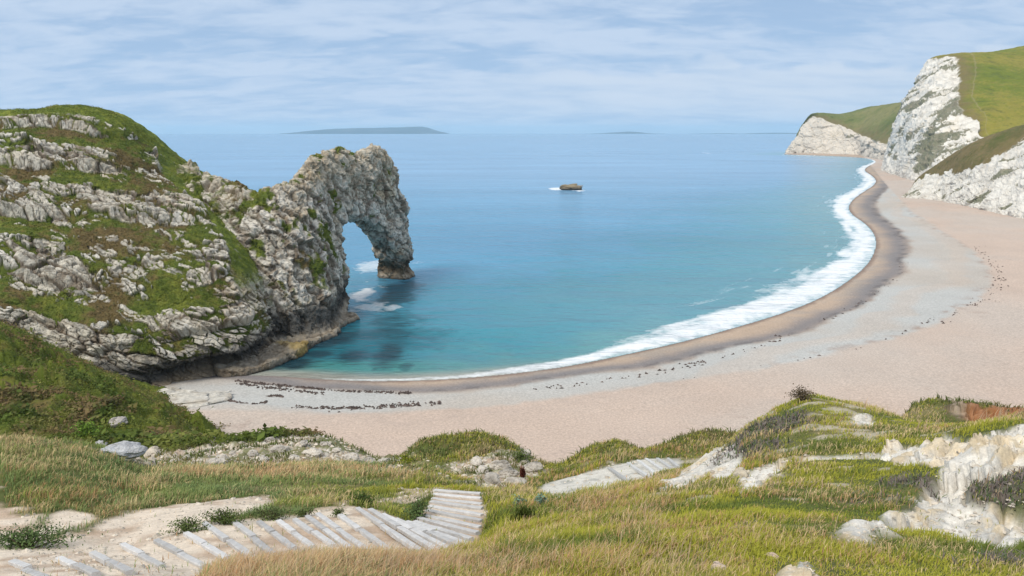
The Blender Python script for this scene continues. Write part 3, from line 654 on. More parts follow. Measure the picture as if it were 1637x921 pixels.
A_, Y_ = np.meshgrid(aT, yT); TX = (A_ * Y_).ravel(); TY = Y_.ravel(); P2 = np.stack([TX, TY], 1); P3 = np.column_stack([P2, 0 * TX])
wn = fbm(P3, 3.0, 4, 201); wn2 = fbm(P3, .7, 4, 205); wn3 = fbm(P3, 9, 3, 209)
def reg_mask(pts, soft=.35, warp=.6):
    warp = warp * 1.5
    q = region(pts); lo, hi = q.min(0) - 4 - 2 * warp, q.max(0) + 4 + 2 * warp
    k = np.nonzero((P2 > lo).all(1) & (P2 < hi).all(1))[0]; out = np.zeros(len(P2))
    out[k] = sm(polyd(P2[k], q) + warp * wn[k] + warp * .5 * wn2[k], -soft, soft); return out
stairs_poly = [(-60,930),(-20,893),(100,893),(200,868),(250,862),(300,850),(325,838),(400,832),(480,826),(500,820),(555,810),(600,815),(650,834),(680,815),(692,788),(770,788),(778,830),(770,870),(700,884),(600,889),(480,894),(400,900),(320,921),(300,990),(-60,990)]
stair_m = reg_mask(stairs_poly, .15, .12)
dirt_m = np.maximum.reduce([reg_mask([(-200,960),(-200,880),(40,872),(120,850),(180,835),(240,812),(330,800),(420,790),(440,800),(380,822),(320,835),(270,862),(200,900),(100,960)], .3, .5),
    reg_mask([(-200,870),(-200,780),(0,778),(40,800),(60,835),(90,850),(40,880)], .4, .8), reg_mask([(70,835),(100,815),(140,825),(130,845),(80,852)], .25, .5)])
fr_m = reg_mask([(540,812),(580,800),(650,808),(690,800),(700,780),(660,790),(600,795),(560,800)], .3, 1.)
low_m = reg_mask([(852,786),(870,774),(905,763),(944,755),(975,746),(1004,740),(1033,733),(1085,735),(1090,746),(1062,752),(1040,764),(1008,774),(976,783),(925,792),(905,797),(880,798)], .25, .12)
rub_m = np.maximum.reduce([reg_mask([(215,745),(230,722),(330,708),(400,700),(480,693),(545,697),(575,718),(640,738),(640,752),(560,742),(400,748)], 1.2, 3.),
    reg_mask([(735,768),(720,745),(760,735),(830,722),(880,720),(875,745),(850,775),(820,788),(780,784)], .8, 2.) ])
face_m = np.maximum.reduce([reg_mask([(1060,776),(1098,750),(1130,734),(1165,718),(1184,702),(1192,728),(1172,756),(1150,768),(1130,762),(1092,780),(1062,784)], .2, .3),
    reg_mask([(1176,788),(1196,755),(1235,737),(1265,730),(1262,742),(1238,756),(1206,788)], .15, .3), .75 * reg_mask([(1262,734),(1320,722),(1420,720),(1420,729),(1340,733),(1270,742)], .15, .5),
    reg_mask([(1100,828),(1115,812),(1145,802),(1130,822),(1105,832)], .15, .3), reg_mask([(1262,915),(1290,905),(1310,925),(1300,960),(1255,960)], .15, .25), reg_mask([(1350,860),(1370,848),(1410,842),(1415,860),(1370,875)], .15, .3),
    reg_mask([(1368,672),(1385,664),(1395,680),(1375,684)], .2, .3)])
out_m = reg_mask([(1400,728),(1425,712),(1490,708),(1510,694),(1560,690),(1600,684),(1636,678),(1950,670),(1950,905),(1640,872),(1600,880),(1540,864),(1480,850),(1420,850),(1410,828),(1465,800),(1485,765),(1495,748),(1470,744),(1430,742)], .12, .22)
brow_m = reg_mask([(1440,668),(1460,648),(1545,640),(1580,660),(1640,650),(1700,650),(1700,682),(1590,674),(1520,676)], .5, .8)
slopeA = sm(TY, 60, 68) * (1 - sm(TX, -22, -14))
knoll_m = sm(TY, 50, 55) * (1 - slopeA) * (1 - rub_m)
heath_pts = [((1612,790),.55,1.),((1215,690),2.6,.9),((1195,720),1.8,.8),((1240,675),2.,.7),((1450,775),1.1,.7),((1620,905),.7,.9),((1540,905),.5,.5),((870,805),2.2,.3),((1400,800),1.2,.5),((1300,905),.8,.3)]
heath = 0 * TX
for (q, rr, am) in heath_pts:
    h = t_ray(q[0], q[1], HB)
    if h is not None: heath = np.maximum(heath, am * (1 - sm(np.hypot(TX - h[0], TY - h[1]) + .5 * wn2 * rr * .5, rr * .45, rr)))
hov = reg_mask([(1548,790),(1575,772),(1640,758),(1800,750),(1800,812),(1640,812),(1590,808),(1552,802)], .12, .15); heath = np.maximum(heath, hov)
chalk = np.maximum.reduce([low_m * .9, face_m, out_m * (1 - hov)])
thin = sm(fbm(P3, .8, 4, 371) + .35 * wn2 + .5 * wn, .22, .40) * sm(TX / TY, .06, .18) * (TY < 48) * sm(TY, 12, 17)
bare = np.maximum.reduce([stair_m, dirt_m, fr_m * .7, chalk, rub_m * .85, brow_m * .9, thin * .62])
def terrain():
    base = HB.ravel()
    amp = np.clip(TY / 30, .25, 1.6)
    z = base + (.16 * wn + .07 * wn2) * amp * (1 - np.maximum(stair_m, low_m)) * (1 - .5 * dirt_m)
    P = np.column_stack([TX, TY, base])
    Q = P.copy(); Q[:, 2] *= .6
    act = np.nonzero(np.maximum.reduce([out_m, face_m, brow_m, rub_m, chalk]) > .002)[0]; nT = len(TX)
    f1, f2, g1, g2 = (np.ones(nT) for _ in range(4)); v, w = np.zeros((nT, 3)), np.zeros((nT, 3)); r = [np.full(nT, .5) for _ in range(4)]; s = [np.full(nT, .5) for _ in range(4)]
    Qa = Q[act]; wa = worley(Qa / 2.1 + .5 * fbm(Qa, 1.2, 3, 240)[:, None], 241); wb = worley(Qa / .5 + .4 * fbm(Qa, .5, 3, 248)[:, None], 245)
    f1[act], f2[act], v[act] = wa[0], wa[1], wa[2]; g1[act], g2[act], w[act] = wb[0], wb[1], wb[2]
    for q_ in range(4): r[q_][act] = wa[3][q_]; s[q_][act] = wb[3][q_]
    blk = .34 * (r[0] - .4) + .5 * (v[:, 0] * (r[1] - .5) + v[:, 1] * (r[2] - .5)) - .16 * (1 - sm(f2 - f1, 0, .12)) + .13 * (s[0] - .5) + .15 * (w[:, 0] * (s[1] - .5) + w[:, 1] * (s[2] - .5))
    G0 = np.column_stack([TX, TY, base]).reshape(len(yT), len(aT), 3); NN = grid_normals(smooth1(smooth1(G0, 6, 0), 6, 1)).reshape(-1, 3); NN[NN[:, 2] < 0] *= -1
    P3d = np.column_stack([TX, TY, base]); q3 = np.zeros(nT); q3[act] = fbm(P3d[act], .8, 5, 271, .6); q4 = np.zeros(nT); q4[act] = fbm(P3d[act], 2.4, 4, 276)
    out_d = blk * np.maximum.reduce([out_m * 1.3, face_m * .8, brow_m * 1.6]) * (1 - .5 * hov) + out_m * (1 - hov) * (.30 * q3 + .45 * q4 - .15)
    z += rub_m * (.8 * np.maximum(0, .5 - f1) * (r[3] > .45) + .5 * np.maximum(0, .45 - g1) * 1.0)
    z += hov * .10 * (1 + wn2) + heath * .06 * (1 + wn2) - out_m * .12
    z += slopeA * (1.6 * wn3 + 1.7 * wn + .7 * wn2 + .9 * (1 - 3 * np.abs(fbm(P3, 2.6, 3, 215)))) * sm(TY, 76, 90) * (1 - sm(TY, 104, 118) * .6)
    z += knoll_m * (.9 * wn + .4 * wn2) * .5
    col = np.zeros((len(TX), 3)) + np.array([.115, .125, .035]); col = mixc(col, (.19, .165, .075), sm(wn + wn2 * .5, -.1, .5))
    col = mixc(col, (.055, .075, .02), sm(-wn + wn2 * .4, .1, .5) * .6)
    gv = veg_colour(np.column_stack([TX, TY, z]), 211, .3); k = np.maximum(slopeA, knoll_m * .6); col = col * (1 - k[:, None]) + gv * k[:, None] * .9
    col = mixc(col, (.46, .41, .32), thin * .75)
    col = mixc(col, (.46, .35, .26), np.maximum(stair_m, dirt_m)); col = mixc(col, (.72, .63, .52), np.maximum(stair_m, dirt_m) * sm(wn + wn2 * .9, -.35, .35) * .8)
    col = mixc(col, (.50, .40, .30), fr_m * .8)
    rubc = mixc(np.zeros((len(TX), 3)) + np.array([.42, .33, .25]), (.62, .57, .49), sm(g2 - g1, .05, .25) * (s[1] > .35)); rubc = mixc(rubc, (.13, .14, .05), sm(wn + wn2 * .6, .0, .35) * .85)
    col = col * (1 - rub_m[:, None]) + rubc * rub_m[:, None]
    ck = mixc(np.zeros((len(TX), 3)) + np.array([.66, .63, .57]), (.42, .41, .38), sm(q3 * 1.3 + (r[0] - .5) * .6 - (s[0] - .5) * .4, 0, .5) * .85)
    ck = mixc(ck, (.66, .50, .27), sm(q3 + .35 * q4, .10, .36) * .55 * (1 - low_m)); ck = mixc(ck, (.25, .23, .2), (1 - sm(f2 - f1, 0, .1)) * .3 * (1 - low_m))
    col = col * (1 - chalk[:, None]) + ck * chalk[:, None]
    bc = mixc(np.zeros((len(TX), 3)) + np.array([.12, .095, .06]), (.34, .27, .2), sm(wn2 + (s[0] - .5), -.1, .5)); bc = mixc(bc, (.33, .13, .05), sm(TX / TY, .60, .625) * .75)
    col = col * (1 - brow_m[:, None] * .95) + bc * brow_m[:, None] * .95
    hc = mixc(np.zeros((len(TX), 3)) + np.array([.15, .125, .115]), (.08, .10, .04), sm(wn2, -.1, .3)); hk = heath * (1 - .5 * chalk)
    col = col * (1 - hk[:, None] * .85) + hc * hk[:, None] * .85
    XY = P2 + NN[:, :2] * out_d[:, None]; z = z + NN[:, 2] * out_d
    o = mesh_arrays('hillside', np.column_stack([XY, z]), grid_faces(len(yT), len(aT)), M_soil, col); tag(o, kind='structure')
    return z.reshape(HB.shape), gv
HT, GV = terrain()

# ------------------------------------------------------------------ visibility of ground samples (grow plants only where some could be seen)
slope = (HT + .35 - CH) / yT[:, None]; runmax = np.maximum.accumulate(slope, 0); VISF = runmax - slope
def place(n, a0, a1, y0, y1, tol=.02):
    a = rng.uniform(a0, a1, n); y = np.exp(rng.uniform(math.log(y0), math.log(y1), n)); x = a * y
    z = t_sample(HT, x, y); v = t_sample(VISF, x, y); k = v < tol
    return x[k], y[k], z[k]
def blades(x, y, z, h, w, lean, az, col, tipcol, head=None):
    n = len(x); b = np.stack([x, y, z - .03], 1); s = np.stack([np.cos(az + 1.57), np.sin(az + 1.57), 0 * az], 1); l = np.stack([np.cos(az), np.sin(az), 0 * az], 1)
    up = np.zeros((n, 3)); up[:, 2] = 1
    m = b + up * (h * .55)[:, None] + l * (lean * h * .25)[:, None]; t = b + up * (h * (1 - .3 * np.minimum(lean, 1.2)))[:, None] + l * (lean * h * .85)[:, None]
    V = np.stack([b - s * (w * .5)[:, None], b + s * (w * .5)[:, None], m + s * (w * .42)[:, None], m - s * (w * .42)[:, None], t + s * (w * .1)[:, None], t - s * (w * .1)[:, None]], 1)
    cc = np.stack([col * .85, col * .85, col, col, tipcol, tipcol], 1)  # blade bases painted darker, as occlusion near the roots
    i = np.arange(n)[:, None] * 6
    Fq = np.concatenate([i + np.array([[0, 1, 2, 3]]), i + np.array([[3, 2, 4, 5]])], 0)
    return V.reshape(-1, 3), Fq, cc.reshape(-1, 3)
def pick(m, x, y): return t_sample(m.reshape(HB.shape), x, y)
dryspots = [((520,905),3.,1.),((400,915),3.,1.),((640,905),2.5,.9),((240,735),3.2,.8),((60,745),2.5,.6),((30,712),3.,.6),((330,757),3.,.95),((450,757),3.5,.95),((560,752),3.,.8),((640,760),2.5,.7),((120,722),2.,.7),((1000,790),2.5,.6),((1080,790),2.,.5),((860,850),1.2,.4),((720,905),1.5,.6),((1100,715),4.,.5),((1160,705),3.,.6),((1280,745),1.5,.4),((1470,665),3.,.6)]
def dryness(x, y):
    P = np.column_stack([x, y, 0 * x]); d = .44 + .85 * fbm(P, 2.6, 4, 301) + .35 * fbm(P, .7, 3, 305) - .18
    for (q, rr, am) in dryspots:
        h = t_ray(q[0], q[1], HB)
        if h is not None: d = np.maximum(d, am * (1.25 - np.hypot(x - h[0], y - h[1]) / rr) + .15 * fbm(P, .9, 2, 309))
    return np.clip(d, 0, 1)
def build_grass():
    x, y, z = place(470000, -.70, .72, 6.5, 70, .10)
    nb = pick(bare, x, y); k = rng.random(len(x)) > np.clip(nb * 1.12 - .03, 0, .985); x, y, z, nb = x[k], y[k], z[k], nb[k]
    sA = pick(slopeA, x, y); he = pick(heath, x, y); k = (sA < .5) & (rng.random(len(x)) > he * .75); x, y, z, nb = x[k], y[k], z[k], nb[k]
    P = np.column_stack([x, y, 0 * x]); tus = fbm(P, 1.1, 3, 311); clump = fbm(P, .35, 2, 315)
    # drop some blades between the tussocks
    k = rng.random(len(x)) < .55 + .5 * sm(clump + tus * .6, -.5, .3); x, y, z, nb, P, tus, clump = x[k], y[k], z[k], nb[k], P[k], tus[k], clump[k]
    left = sm(-x / y, .05, .2); dr = dryness(x, y)
    h = (.13 + .20 * sm(tus, -.5, .6) + .16 * dr) * rng.uniform(.55, 1.25, len(x)) * (.55 + .45 * (1 - nb)) * np.interp(y, [6, 15, 60], [.75, 1, 1.35])
    h *= .92 - .34 * sm(x / y, .1, .4)
    w = (.004 + .00078 * y) * rng.uniform(.6, 1.3, len(x))
    g1 = np.array([.36, .36, .04]); g2 = np.array([.13, .18, .03]); g3 = np.array([.20, .29, .12]); s1 = np.array([.64, .50, .27]); s2 = np.array([.52, .30, .15])
    r = rng.random(len(x)); q = fbm(P, 1.7, 3, 321) * 1.5 + (r - .5) * .7 - .6 * clump * (tus < 0)
    col = g1[None] * np.ones((len(x), 1)); col = mixc(col, g2, sm(q, -.1, .35)); cool = left * sm(fbm(P, 6, 3, 325) + .3, -.2, .3); col = mixc(col, g3, cool * .75)
    dm = (rng.random(len(x)) < dr * .92).astype(float); st = mixc(np.repeat(s1[None], len(x), 0), s2, sm(fbm(P, 2.5, 3, 331) + (rng.random(len(x)) - .5) * .8, -.1, .4)); col = col * (1 - dm[:, None]) + st * dm[:, None]
    col *= rng.uniform(.75, 1.25, (len(x), 1))
    tip = mixc(col, (.42, .30, .16), (.25 + .45 * dr) * rng.random(len(x)))
    az = rng.normal(.3, 1.1, len(x)); lean = np.abs(rng.normal(.55, .3, len(x)))
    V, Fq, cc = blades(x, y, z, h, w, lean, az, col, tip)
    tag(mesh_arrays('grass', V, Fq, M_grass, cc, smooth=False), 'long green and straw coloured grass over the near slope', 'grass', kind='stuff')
    # seed heads: thin tall straw stems in the dry patches
    x, y, z = place(60000, -.7, .7, 7, 55); nb = pick(bare, x, y); dr = dryness(x, y); k = (rng.random(len(x)) < (dr - .35) * 1.3) & (nb < .3); x, y, z = x[k], y[k], z[k]
    if len(x):
        h = rng.uniform(.3, .6, len(x)); w = (.002 + .0006 * y); c = np.repeat([[.52, .38, .25]], len(x), 0) * rng.uniform(.7, 1.2, (len(x), 1))
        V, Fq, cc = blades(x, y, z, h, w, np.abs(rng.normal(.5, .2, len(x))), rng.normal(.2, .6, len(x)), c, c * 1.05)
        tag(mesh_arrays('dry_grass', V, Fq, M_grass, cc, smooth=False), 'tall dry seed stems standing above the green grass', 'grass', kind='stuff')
build_grass()

# ------------------------------------------------------------------ leafy cover
def leafquads(P, Nn, size, col, spread=.35):
    n = len(P); t = rng.normal(size=(n, 3)); t -= (t * Nn).sum(1)[:, None] * Nn * .4; t /= np.linalg.norm(t, axis=1, keepdims=True)
    b = np.cross(t, Nn + rng.normal(0, .6, (n, 3))); b /= np.linalg.norm(b, axis=1, keepdims=True) + 1e-9
    s = (size * rng.uniform(.5, 1.1, n))[:, None]; c = P + Nn * (size * spread)[:, None] + rng.normal(0, .3, (n, 3)) * s
    V = np.stack([c - t * s * .5, c + b * s * .28, c + t * s * .5, c - b * s * .28], 1); i = np.arange(n)[:, None] * 4
    return V.reshape(-1, 3), i + np.array([[0, 1, 2, 3]]), np.repeat(col * rng.uniform(.7, 1.35, (n, 1)), 4, 0)
def build_cover():
    Vs, Fs, Cs, o = [], [], [], 0
    for P, Nn, sz, cl in COVER:
        V, Fq, cc = leafquads(P, Nn, sz, cl); Vs.append(V); Fs.append(Fq + o); Cs.append(cc); o += len(V)
    tag(mesh_arrays('cliff_vegetation', np.vstack(Vs), np.vstack(Fs), M_leaf, np.vstack(Cs), smooth=False), 'low green and brown plants clinging to the headland ledges', 'vegetation', kind='stuff')
    # scrub on the lower slope of the headland
    x, y, z = place(150000, -.85, -.05, 60, 124, .03); k = (pick(slopeA, x, y) > .4) & (rng.random(len(x)) > .85 * sm(fbm(np.column_stack([x, y, 0 * x]), 3.2, 4, 349), .1, .3)); x, y, z = x[k], y[k], z[k]; P = np.column_stack([x, y, z])
    c = veg_colour(P, 211, .3); lush = sm(fbm(P, 5, 3, 341), .05, .35); c = mixc(c, (.085, .13, .02), lush * .8); c = mixc(c, (.20, .13, .065), sm(fbm(P, 6, 4, 343), .0, .25) * .85); c = mixc(c, (.03, .05, .012), sm(fbm(P, 3, 3, 345), .2, .5) * .6)
    c = mixc(c, (.20, .21, .05), sm(fbm(P, 4, 3, 347), .15, .4) * .7); n = np.tile([0, -.3, .95], (len(x), 1)) + rng.normal(0, .3, (len(x), 3)); V, Fq, cc = leafquads(P, n, rng.lognormal(math.log(.29), .25, len(x)) * (1 + .8 * lush), c, .9)
    tag(mesh_arrays('scrub', V, Fq, M_leaf, cc, smooth=False), 'dark green bramble scrub covering the slope below the headland', 'scrub', kind='stuff')
    # knolls beyond the stairs, rubble edges, heath on the right
    x, y, z = place(190000, -.55, .75, 7, 70); kn = np.maximum(pick(knoll_m * .8, x, y), pick(rub_m, x, y) * sm(fbm(np.column_stack([x, y, 0 * x]), 2.5, 3, 361), .0, .3) * .9); he = pick(heath, x, y); k = rng.random(len(x)) < np.maximum(kn * .95, sm(he, .35, .8)); x, y, z, he = x[k], y[k], z[k], he[k]; P = np.column_stack([x, y, z])
    c = mixc(np.repeat([[.11, .135, .035]], len(x), 0), (.26, .20, .10), sm(fbm(P, 2, 3, 351), -.05, .4) * .7); hc = mixc(np.repeat([[.19, .16, .145]], len(x), 0), (.10, .14, .06), (rng.random(len(x)) < .35).astype(float)); c = np.where(he[:, None] > .4, hc, c)
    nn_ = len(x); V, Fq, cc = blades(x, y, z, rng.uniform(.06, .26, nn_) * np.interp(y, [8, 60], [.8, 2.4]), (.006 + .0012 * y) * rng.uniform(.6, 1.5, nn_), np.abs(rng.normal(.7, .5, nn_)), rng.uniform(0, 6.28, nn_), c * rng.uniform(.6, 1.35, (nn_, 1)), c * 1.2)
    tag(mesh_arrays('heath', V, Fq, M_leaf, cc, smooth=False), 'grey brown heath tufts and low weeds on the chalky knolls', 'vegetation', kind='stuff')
build_cover()

# ------------------------------------------------------------------ stairways
def beam(name, A, B, w, h, parent, col, lift=.05):
    A = np.array(A); B = np.array(B); d = B - A; L = np.linalg.norm(d); d = d / L; s = np.cross(d, [0, 0, 1]); s /= np.linalg.norm(s); u = np.cross(s, d)
    nseg = 6; prof = [(-.5, -.5), (-.5, .38), (-.4, .5), (.4, .5), (.5, .38), (.5, -.5)]
    V = []; c = (A + B) / 2 + np.array([0, 0, lift])
    for i in range(nseg + 1):
        t = (i / nseg - .5) * L
        for (p, q) in prof:
            V.append(d * t + s * (p * w + rng.normal(0, .006)) + u * (q * h + rng.normal(0, .005)))
    V = np.array(V); m = len(prof); Fq = [[i*m+k, i*m+(k+1) % m, (i+1)*m+(k+1) % m, (i+1)*m+k] for i in range(nseg) for k in range(m)]
    Fq += [[0, 1, 2, 5], [2, 3, 4, 5], [nseg*m+5, nseg*m+2, nseg*m+1, nseg*m], [nseg*m+5, nseg*m+4, nseg*m+3, nseg*m+2]]
    o = mesh_arrays(name, V, Fq, M_wood, np.repeat([col], len(V), 0) * rng.uniform(.72, 1.15), smooth=False, parent=parent); o.location = tuple(c - np.array(parent.location)); return o
def stairway(label, pairs, w, h, col, split=()):
    mid = t_ray(*pairs[len(pairs) // 2][0], HT); root = empty('stairway', tuple(mid)); tag(root, label, 'stairway')
    for i, (a, b) in enumerate(pairs):
        A, B = t_ray(*a, HT), t_ray(*b, HT)
        if A is None or B is None or np.linalg.norm(A - B) > 7: print('step skipped', a, b, A, B); continue
        if i in split:
            f = rng.uniform(.42, .55); Mx = A + (B - A) * f
            j = np.array([rng.normal(0, .03), rng.normal(0, .03), -.02])
            beam('step', A, Mx - (B - A) * .01, w, h, root, col); beam('step', Mx + (B - A) * .01 + j, B + j, w, h, root, np.array(col) * .9)
        else: beam('step', A, B, w, h, root, col, .03 + rng.normal(0, .015))
P1 = [((-70,905),(0,935)),((20,902),(80,925)),((95,897),(152,924)),((148,888),(208,920)),((196,874),(262,908)),((250,868),(330,909)),((298,856),(365,896)),((327,840),(412,902)),((373,837),(440,888)),
      ((414,838),(470,880)),((445,836),(500,876)),((471,834),(530,876)),((491,829),(560,880)),((508,825),(590,884)),((543,827),(625,886)),((555,814),(656,890)),((572,816),(676,886)),((592,818),(700,884)),((612,826),(716,880)),((633,834),(730,876)),((650,838),(745,872)),
      ((662,838),(756,866)),((670,832),(764,856)),((677,826),(768,845)),((682,818),(770,835)),((686,811),(771,825)),((689,804),(771,815)),((691,798),(770,807)),((693,792),(769,799)),((695,787),(768,792))]
stairway('curving flight of weathered grey timber steps set in pale dirt', P1, .165, .12, (.54, .535, .53), split=set(range(0, 22)))
P2s = [((880,776),(900,797)),((908,766),(925,790)),((944,757),(976,783)),((974,750),(1009,774)),((1004,742),(1040,766)),((1020,738),(1047,758)),((1033,735),(1060,753)),((1051,735),(1073,750)),((1068,735),(1084,748))]
stairway('lower flight of pale chalky steps going down towards the beach', P2s, .20, .16, (.56, .56, .55))

# ------------------------------------------------------------------ single stones
def place_rock(name, px, py, size, seed, label, col=(.56, .53, .47), group=None):
    h = t_ray(px, py, HT)
    if h is None: print('no ground for', label); return
    def cf(P, S): return mixc(np.zeros((len(P), 3)) + np.array(col), tuple(np.array(col) * .6), sm(fbm(P, max(size) * .35, 3, seed + 3), .0, .5))
    o = rock_mesh(name, h, size, seed, colf=cf, n=16, sink=.3); o.rotation_euler = (0, 0, seed * 1.3); tag(o, label, 'rock', group)
place_rock('boulder', 1185, 764, (.62, .45, .36), 3, 'rounded cream stone on the grass beside the white chalk streak', (.62, .55, .43))
place_rock('boulder', 1235, 893, (.22, .15, .10), 4, 'small buff stone lying in green grass near the bottom edge', (.60, .47, .36))
place_rock('boulder', 1150, 917, (.34, .22, .16), 6, 'pinkish stone at the bottom edge of the grass', (.60, .48, .38))
place_rock('boulder', 189, 678, (2.2, 1.4, 1.1), 8, 'pale stone showing through dark scrub halfway up the slope', (.52, .48, .44))
place_rock('boulder', 162, 714, (2., 1.1, .8), 9, 'grey flat stone at the foot of the scrub slope', (.48, .48, .48))
place_rock('boulder', 192, 729, (2.6, 1.5, .9), 10, 'bluish grey slab beside the pale rubble at the end of the seeding grass', (.50, .51, .53))
place_rock('boulder', 243, 730, (2.6, 1.2, .9), 11, 'cream slab of rock at the left end of the rubble band', (.62, .54, .44))
lab = ['squarish','rounded','long low','broad flat','pointed','small angular','wedge shaped','tilted','knobbly','thin','chunky','blocky']
spots = [(330,722),(356,735),(388,716),(420,738),(447,722),(470,735),(500,728),(512,742),(300,735),(538,722),(762,742),(800,748),(842,728),(858,724),(838,742),(788,768),(812,762),(590,742),(560,735),(612,742),(405,728),(345,745),(486,712),(520,712),(432,705),(372,726),(279,740),(870,730),(852,752),(772,756),(824,776)]
for i, (x_, y_) in enumerate(spots):
    s = rng.uniform(.7, 1.5); place_rock('rubble_stone', x_, y_, (s, s * .7, s * .45), 30 + i, 'pale chalk stone lying loose on the rubble slope above the beach', tuple(np.array([.62, .57, .50]) * rng.uniform(.8, 1.05)), 'loose stones on the rubble slope')
# flat ledge on the beach under the headland
def ledge_col(P, S): return mixc(np.zeros((len(P), 3)) + np.array([.60, .57, .51]), (.45, .40, .33), sm(fbm(P, 1.5, 3, 6), -.1, .4))
for px_, py_, sz, sd, lb in ((307, 640, (13, 6.5, 1.6), 14, 'pale flat rock ledge set in pink sand below the headland'), (270, 632, (8, 5, 1.8), 15, 'smaller rock ledge between the scrub slope and the sand')):
    q = WZ(np.array([px_]), np.array([py_]), 1.5)[0]; o = rock_mesh('rock_ledge', (q[0], q[1], 1.0), sz, sd, colf=ledge_col, n=40, rough=.5); o.rotation_euler = (0, 0, .35); tag(o, lb, 'rock')

def pebbles():
    x, y, z = place(60000, -.7, .75, 7, 75); m = np.maximum.reduce([pick(dirt_m, x, y) * .35, pick(stair_m, x, y) * .12, pick(rub_m, x, y) * 1., pick(face_m, x, y) * .9, pick(out_m, x, y) * .45, pick(fr_m, x, y) * .6, pick(low_m, x, y) * .12])
    k = rng.random(len(x)) < m * .7; x, y, z = x[k], y[k], z[k]; n = len(x); r = (.010 + .0014 * y) * rng.lognormal(0, .45, n)
    base = np.array([[1, 0, 0], [.3, .95, 0], [-.8, .6, 0], [-.8, -.6, 0], [.3, -.95, 0], [.1, .05, .55], [0, 0, -.4]])
    V = base[None] * r[:, None, None] * rng.uniform(.65, 1.3, (n, 7, 1)); a = rng.uniform(0, 6.28, n); ca, sa = np.cos(a)[:, None], np.sin(a)[:, None]
    V = np.stack([V[..., 0] * ca - V[..., 1] * sa + x[:, None], V[..., 0] * sa + V[..., 1] * ca + y[:, None], V[..., 2] + z[:, None] + r[:, None] * .15], -1)
    f = np.array([[0, 1, 5], [1, 2, 5], [2, 3, 5], [3, 4, 5], [4, 0, 5], [1, 0, 6], [2, 1, 6], [3, 2, 6], [4, 3, 6], [0, 4, 6]]); Fq = (np.arange(n)[:, None, None] * 7 + f[None]).reshape(-1, 3)
    c = np.array([[.58, .52, .44]]) * rng.uniform(.55, 1.15, (n, 1)); tag(mesh_arrays('rubble', V.reshape(-1, 3), Fq, M_chalk, np.repeat(c, 7, 0), smooth=False), 'small loose chalk stones scattered over dirt and rubble', 'rubble', kind='stuff')
pebbles()
# ------------------------------------------------------------------ shrubs
def shrub(px, py, size, col, label, n=700, leaf=.10, seed=0, name='shrub', spiky=0., ray_h=None):
    h = t_ray(px, py, HT) if ray_h is None else ray_h
    if h is None: print('no ground for', label); return
    r_ = np.random.default_rng(seed + 900); root = empty(name, tuple(h)); tag(root, label, 'plant' if name != 'shrub' else 'shrub')
    sx, sy, sz = size; V, Fq, off = [], [], 0; tips = []
    for k in range(14):
        az = r_.uniform(0, 6.28); el = r_.uniform(.35, 1.5); L = r_.uniform(.6, 1.); t = np.array([math.cos(az) * math.cos(el) * sx / 2, math.sin(az) * math.cos(el) * sy / 2, math.sin(el) * sz]) * L
        b = np.array([0, 0, -.1]); tips.append(t); w = .012 + .012 * max(size)
        for i in range(3):
            a0 = i * 2.094; V += [b + [math.cos(a0) * w, math.sin(a0) * w, 0], t + [math.cos(a0) * w * .3, math.sin(a0) * w * .3, 0]]
        for i in range(3): j = (i + 1) % 3; Fq.append([off + 2*i, off + 2*j, off + 2*j + 1, off + 2*i + 1])
        off += 6
    mesh_arrays('stem', np.array(V), np.array(Fq), M_wood, np.repeat([[.12, .09, .06]], len(V), 0), parent=root)
    tips = np.array(tips); c = tips[r_.integers(0, len(tips), n)] * r_.uniform(.45, 1.05, (n, 1)) + r_.normal(0, .11, (n, 3)) * np.array(size); c[:, 2] = np.abs(c[:, 2])
    nn = c / np.array(size); nn[:, 2] += .2; nn /= np.linalg.norm(nn, axis=1, keepdims=True)
    if spiky:
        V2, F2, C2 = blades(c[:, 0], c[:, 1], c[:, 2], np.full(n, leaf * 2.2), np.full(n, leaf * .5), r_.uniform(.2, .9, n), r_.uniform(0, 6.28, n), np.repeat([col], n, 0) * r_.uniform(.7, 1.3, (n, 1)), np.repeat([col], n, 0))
    else: V2, F2, C2 = leafquads(c, nn, np.full(n, leaf), np.repeat([col], n, 0) * r_.uniform(.65, 1.35, (n, 1)), .1)
    mesh_arrays('foliage', V2, F2, M_leaf, C2, smooth=False, parent=root)
shrub(1282, 642, (1.5, 1.2, .75), (.15, .115, .07), 'dark brown bush on the very top of the right hand knoll', 900, .11, 1)
shrub(836, 838, (.75, .7, .42), (.085, .11, .02), 'rounded dark green tussock right of the upper steps', 800, .07, 2, spiky=1)
shrub(828, 812, (.55, .5, .5), (.16, .24, .17), 'grey green thistle beside the dark tussock', 160, .12, 3, 'thistle')
shrub(864, 812, (.5, .5, .5), (.17, .26, .19), 'grey green thistle standing in the grass below the lower steps', 160, .12, 4, 'thistle')
shrub(835, 768, (.5, .45, .75), (.15, .045, .03), 'rusty red dock plant standing on the chalk rubble', 260, .10, 5, 'dock_plant', 1.)
shrub(143, 700, (3.4, 2.6, 2.), (.14, .23, .03), 'bright green bush among darker scrub on the left slope', 900, .32, 6)
shrub(649, 742, (1.5, 1.2, .8), (.24, .27, .02), 'yellow green gorse bush at the left foot of the central knoll', 500, .17, 7)
shrub(834, 739, (1.5, 1.3, .9), (.10, .14, .035), 'round green bush on loose stones right of the central knoll', 600, .16, 8)
shrub(579, 808, (1.1, .8, .45), (.075, .115, .025), 'low dark green bush just above the timber steps', 700, .10, 9)
shrub(667, 828, (1.1, 1.2, .6), (.10, .15, .05), 'bushy green verge at the bend of the timber steps', 1100, .09, 10)
shrub(45, 875, (3.2, 1.5, .55), (.10, .15, .05), 'leafy green patch below the bare bank at the left edge', 2600, .09, 11)
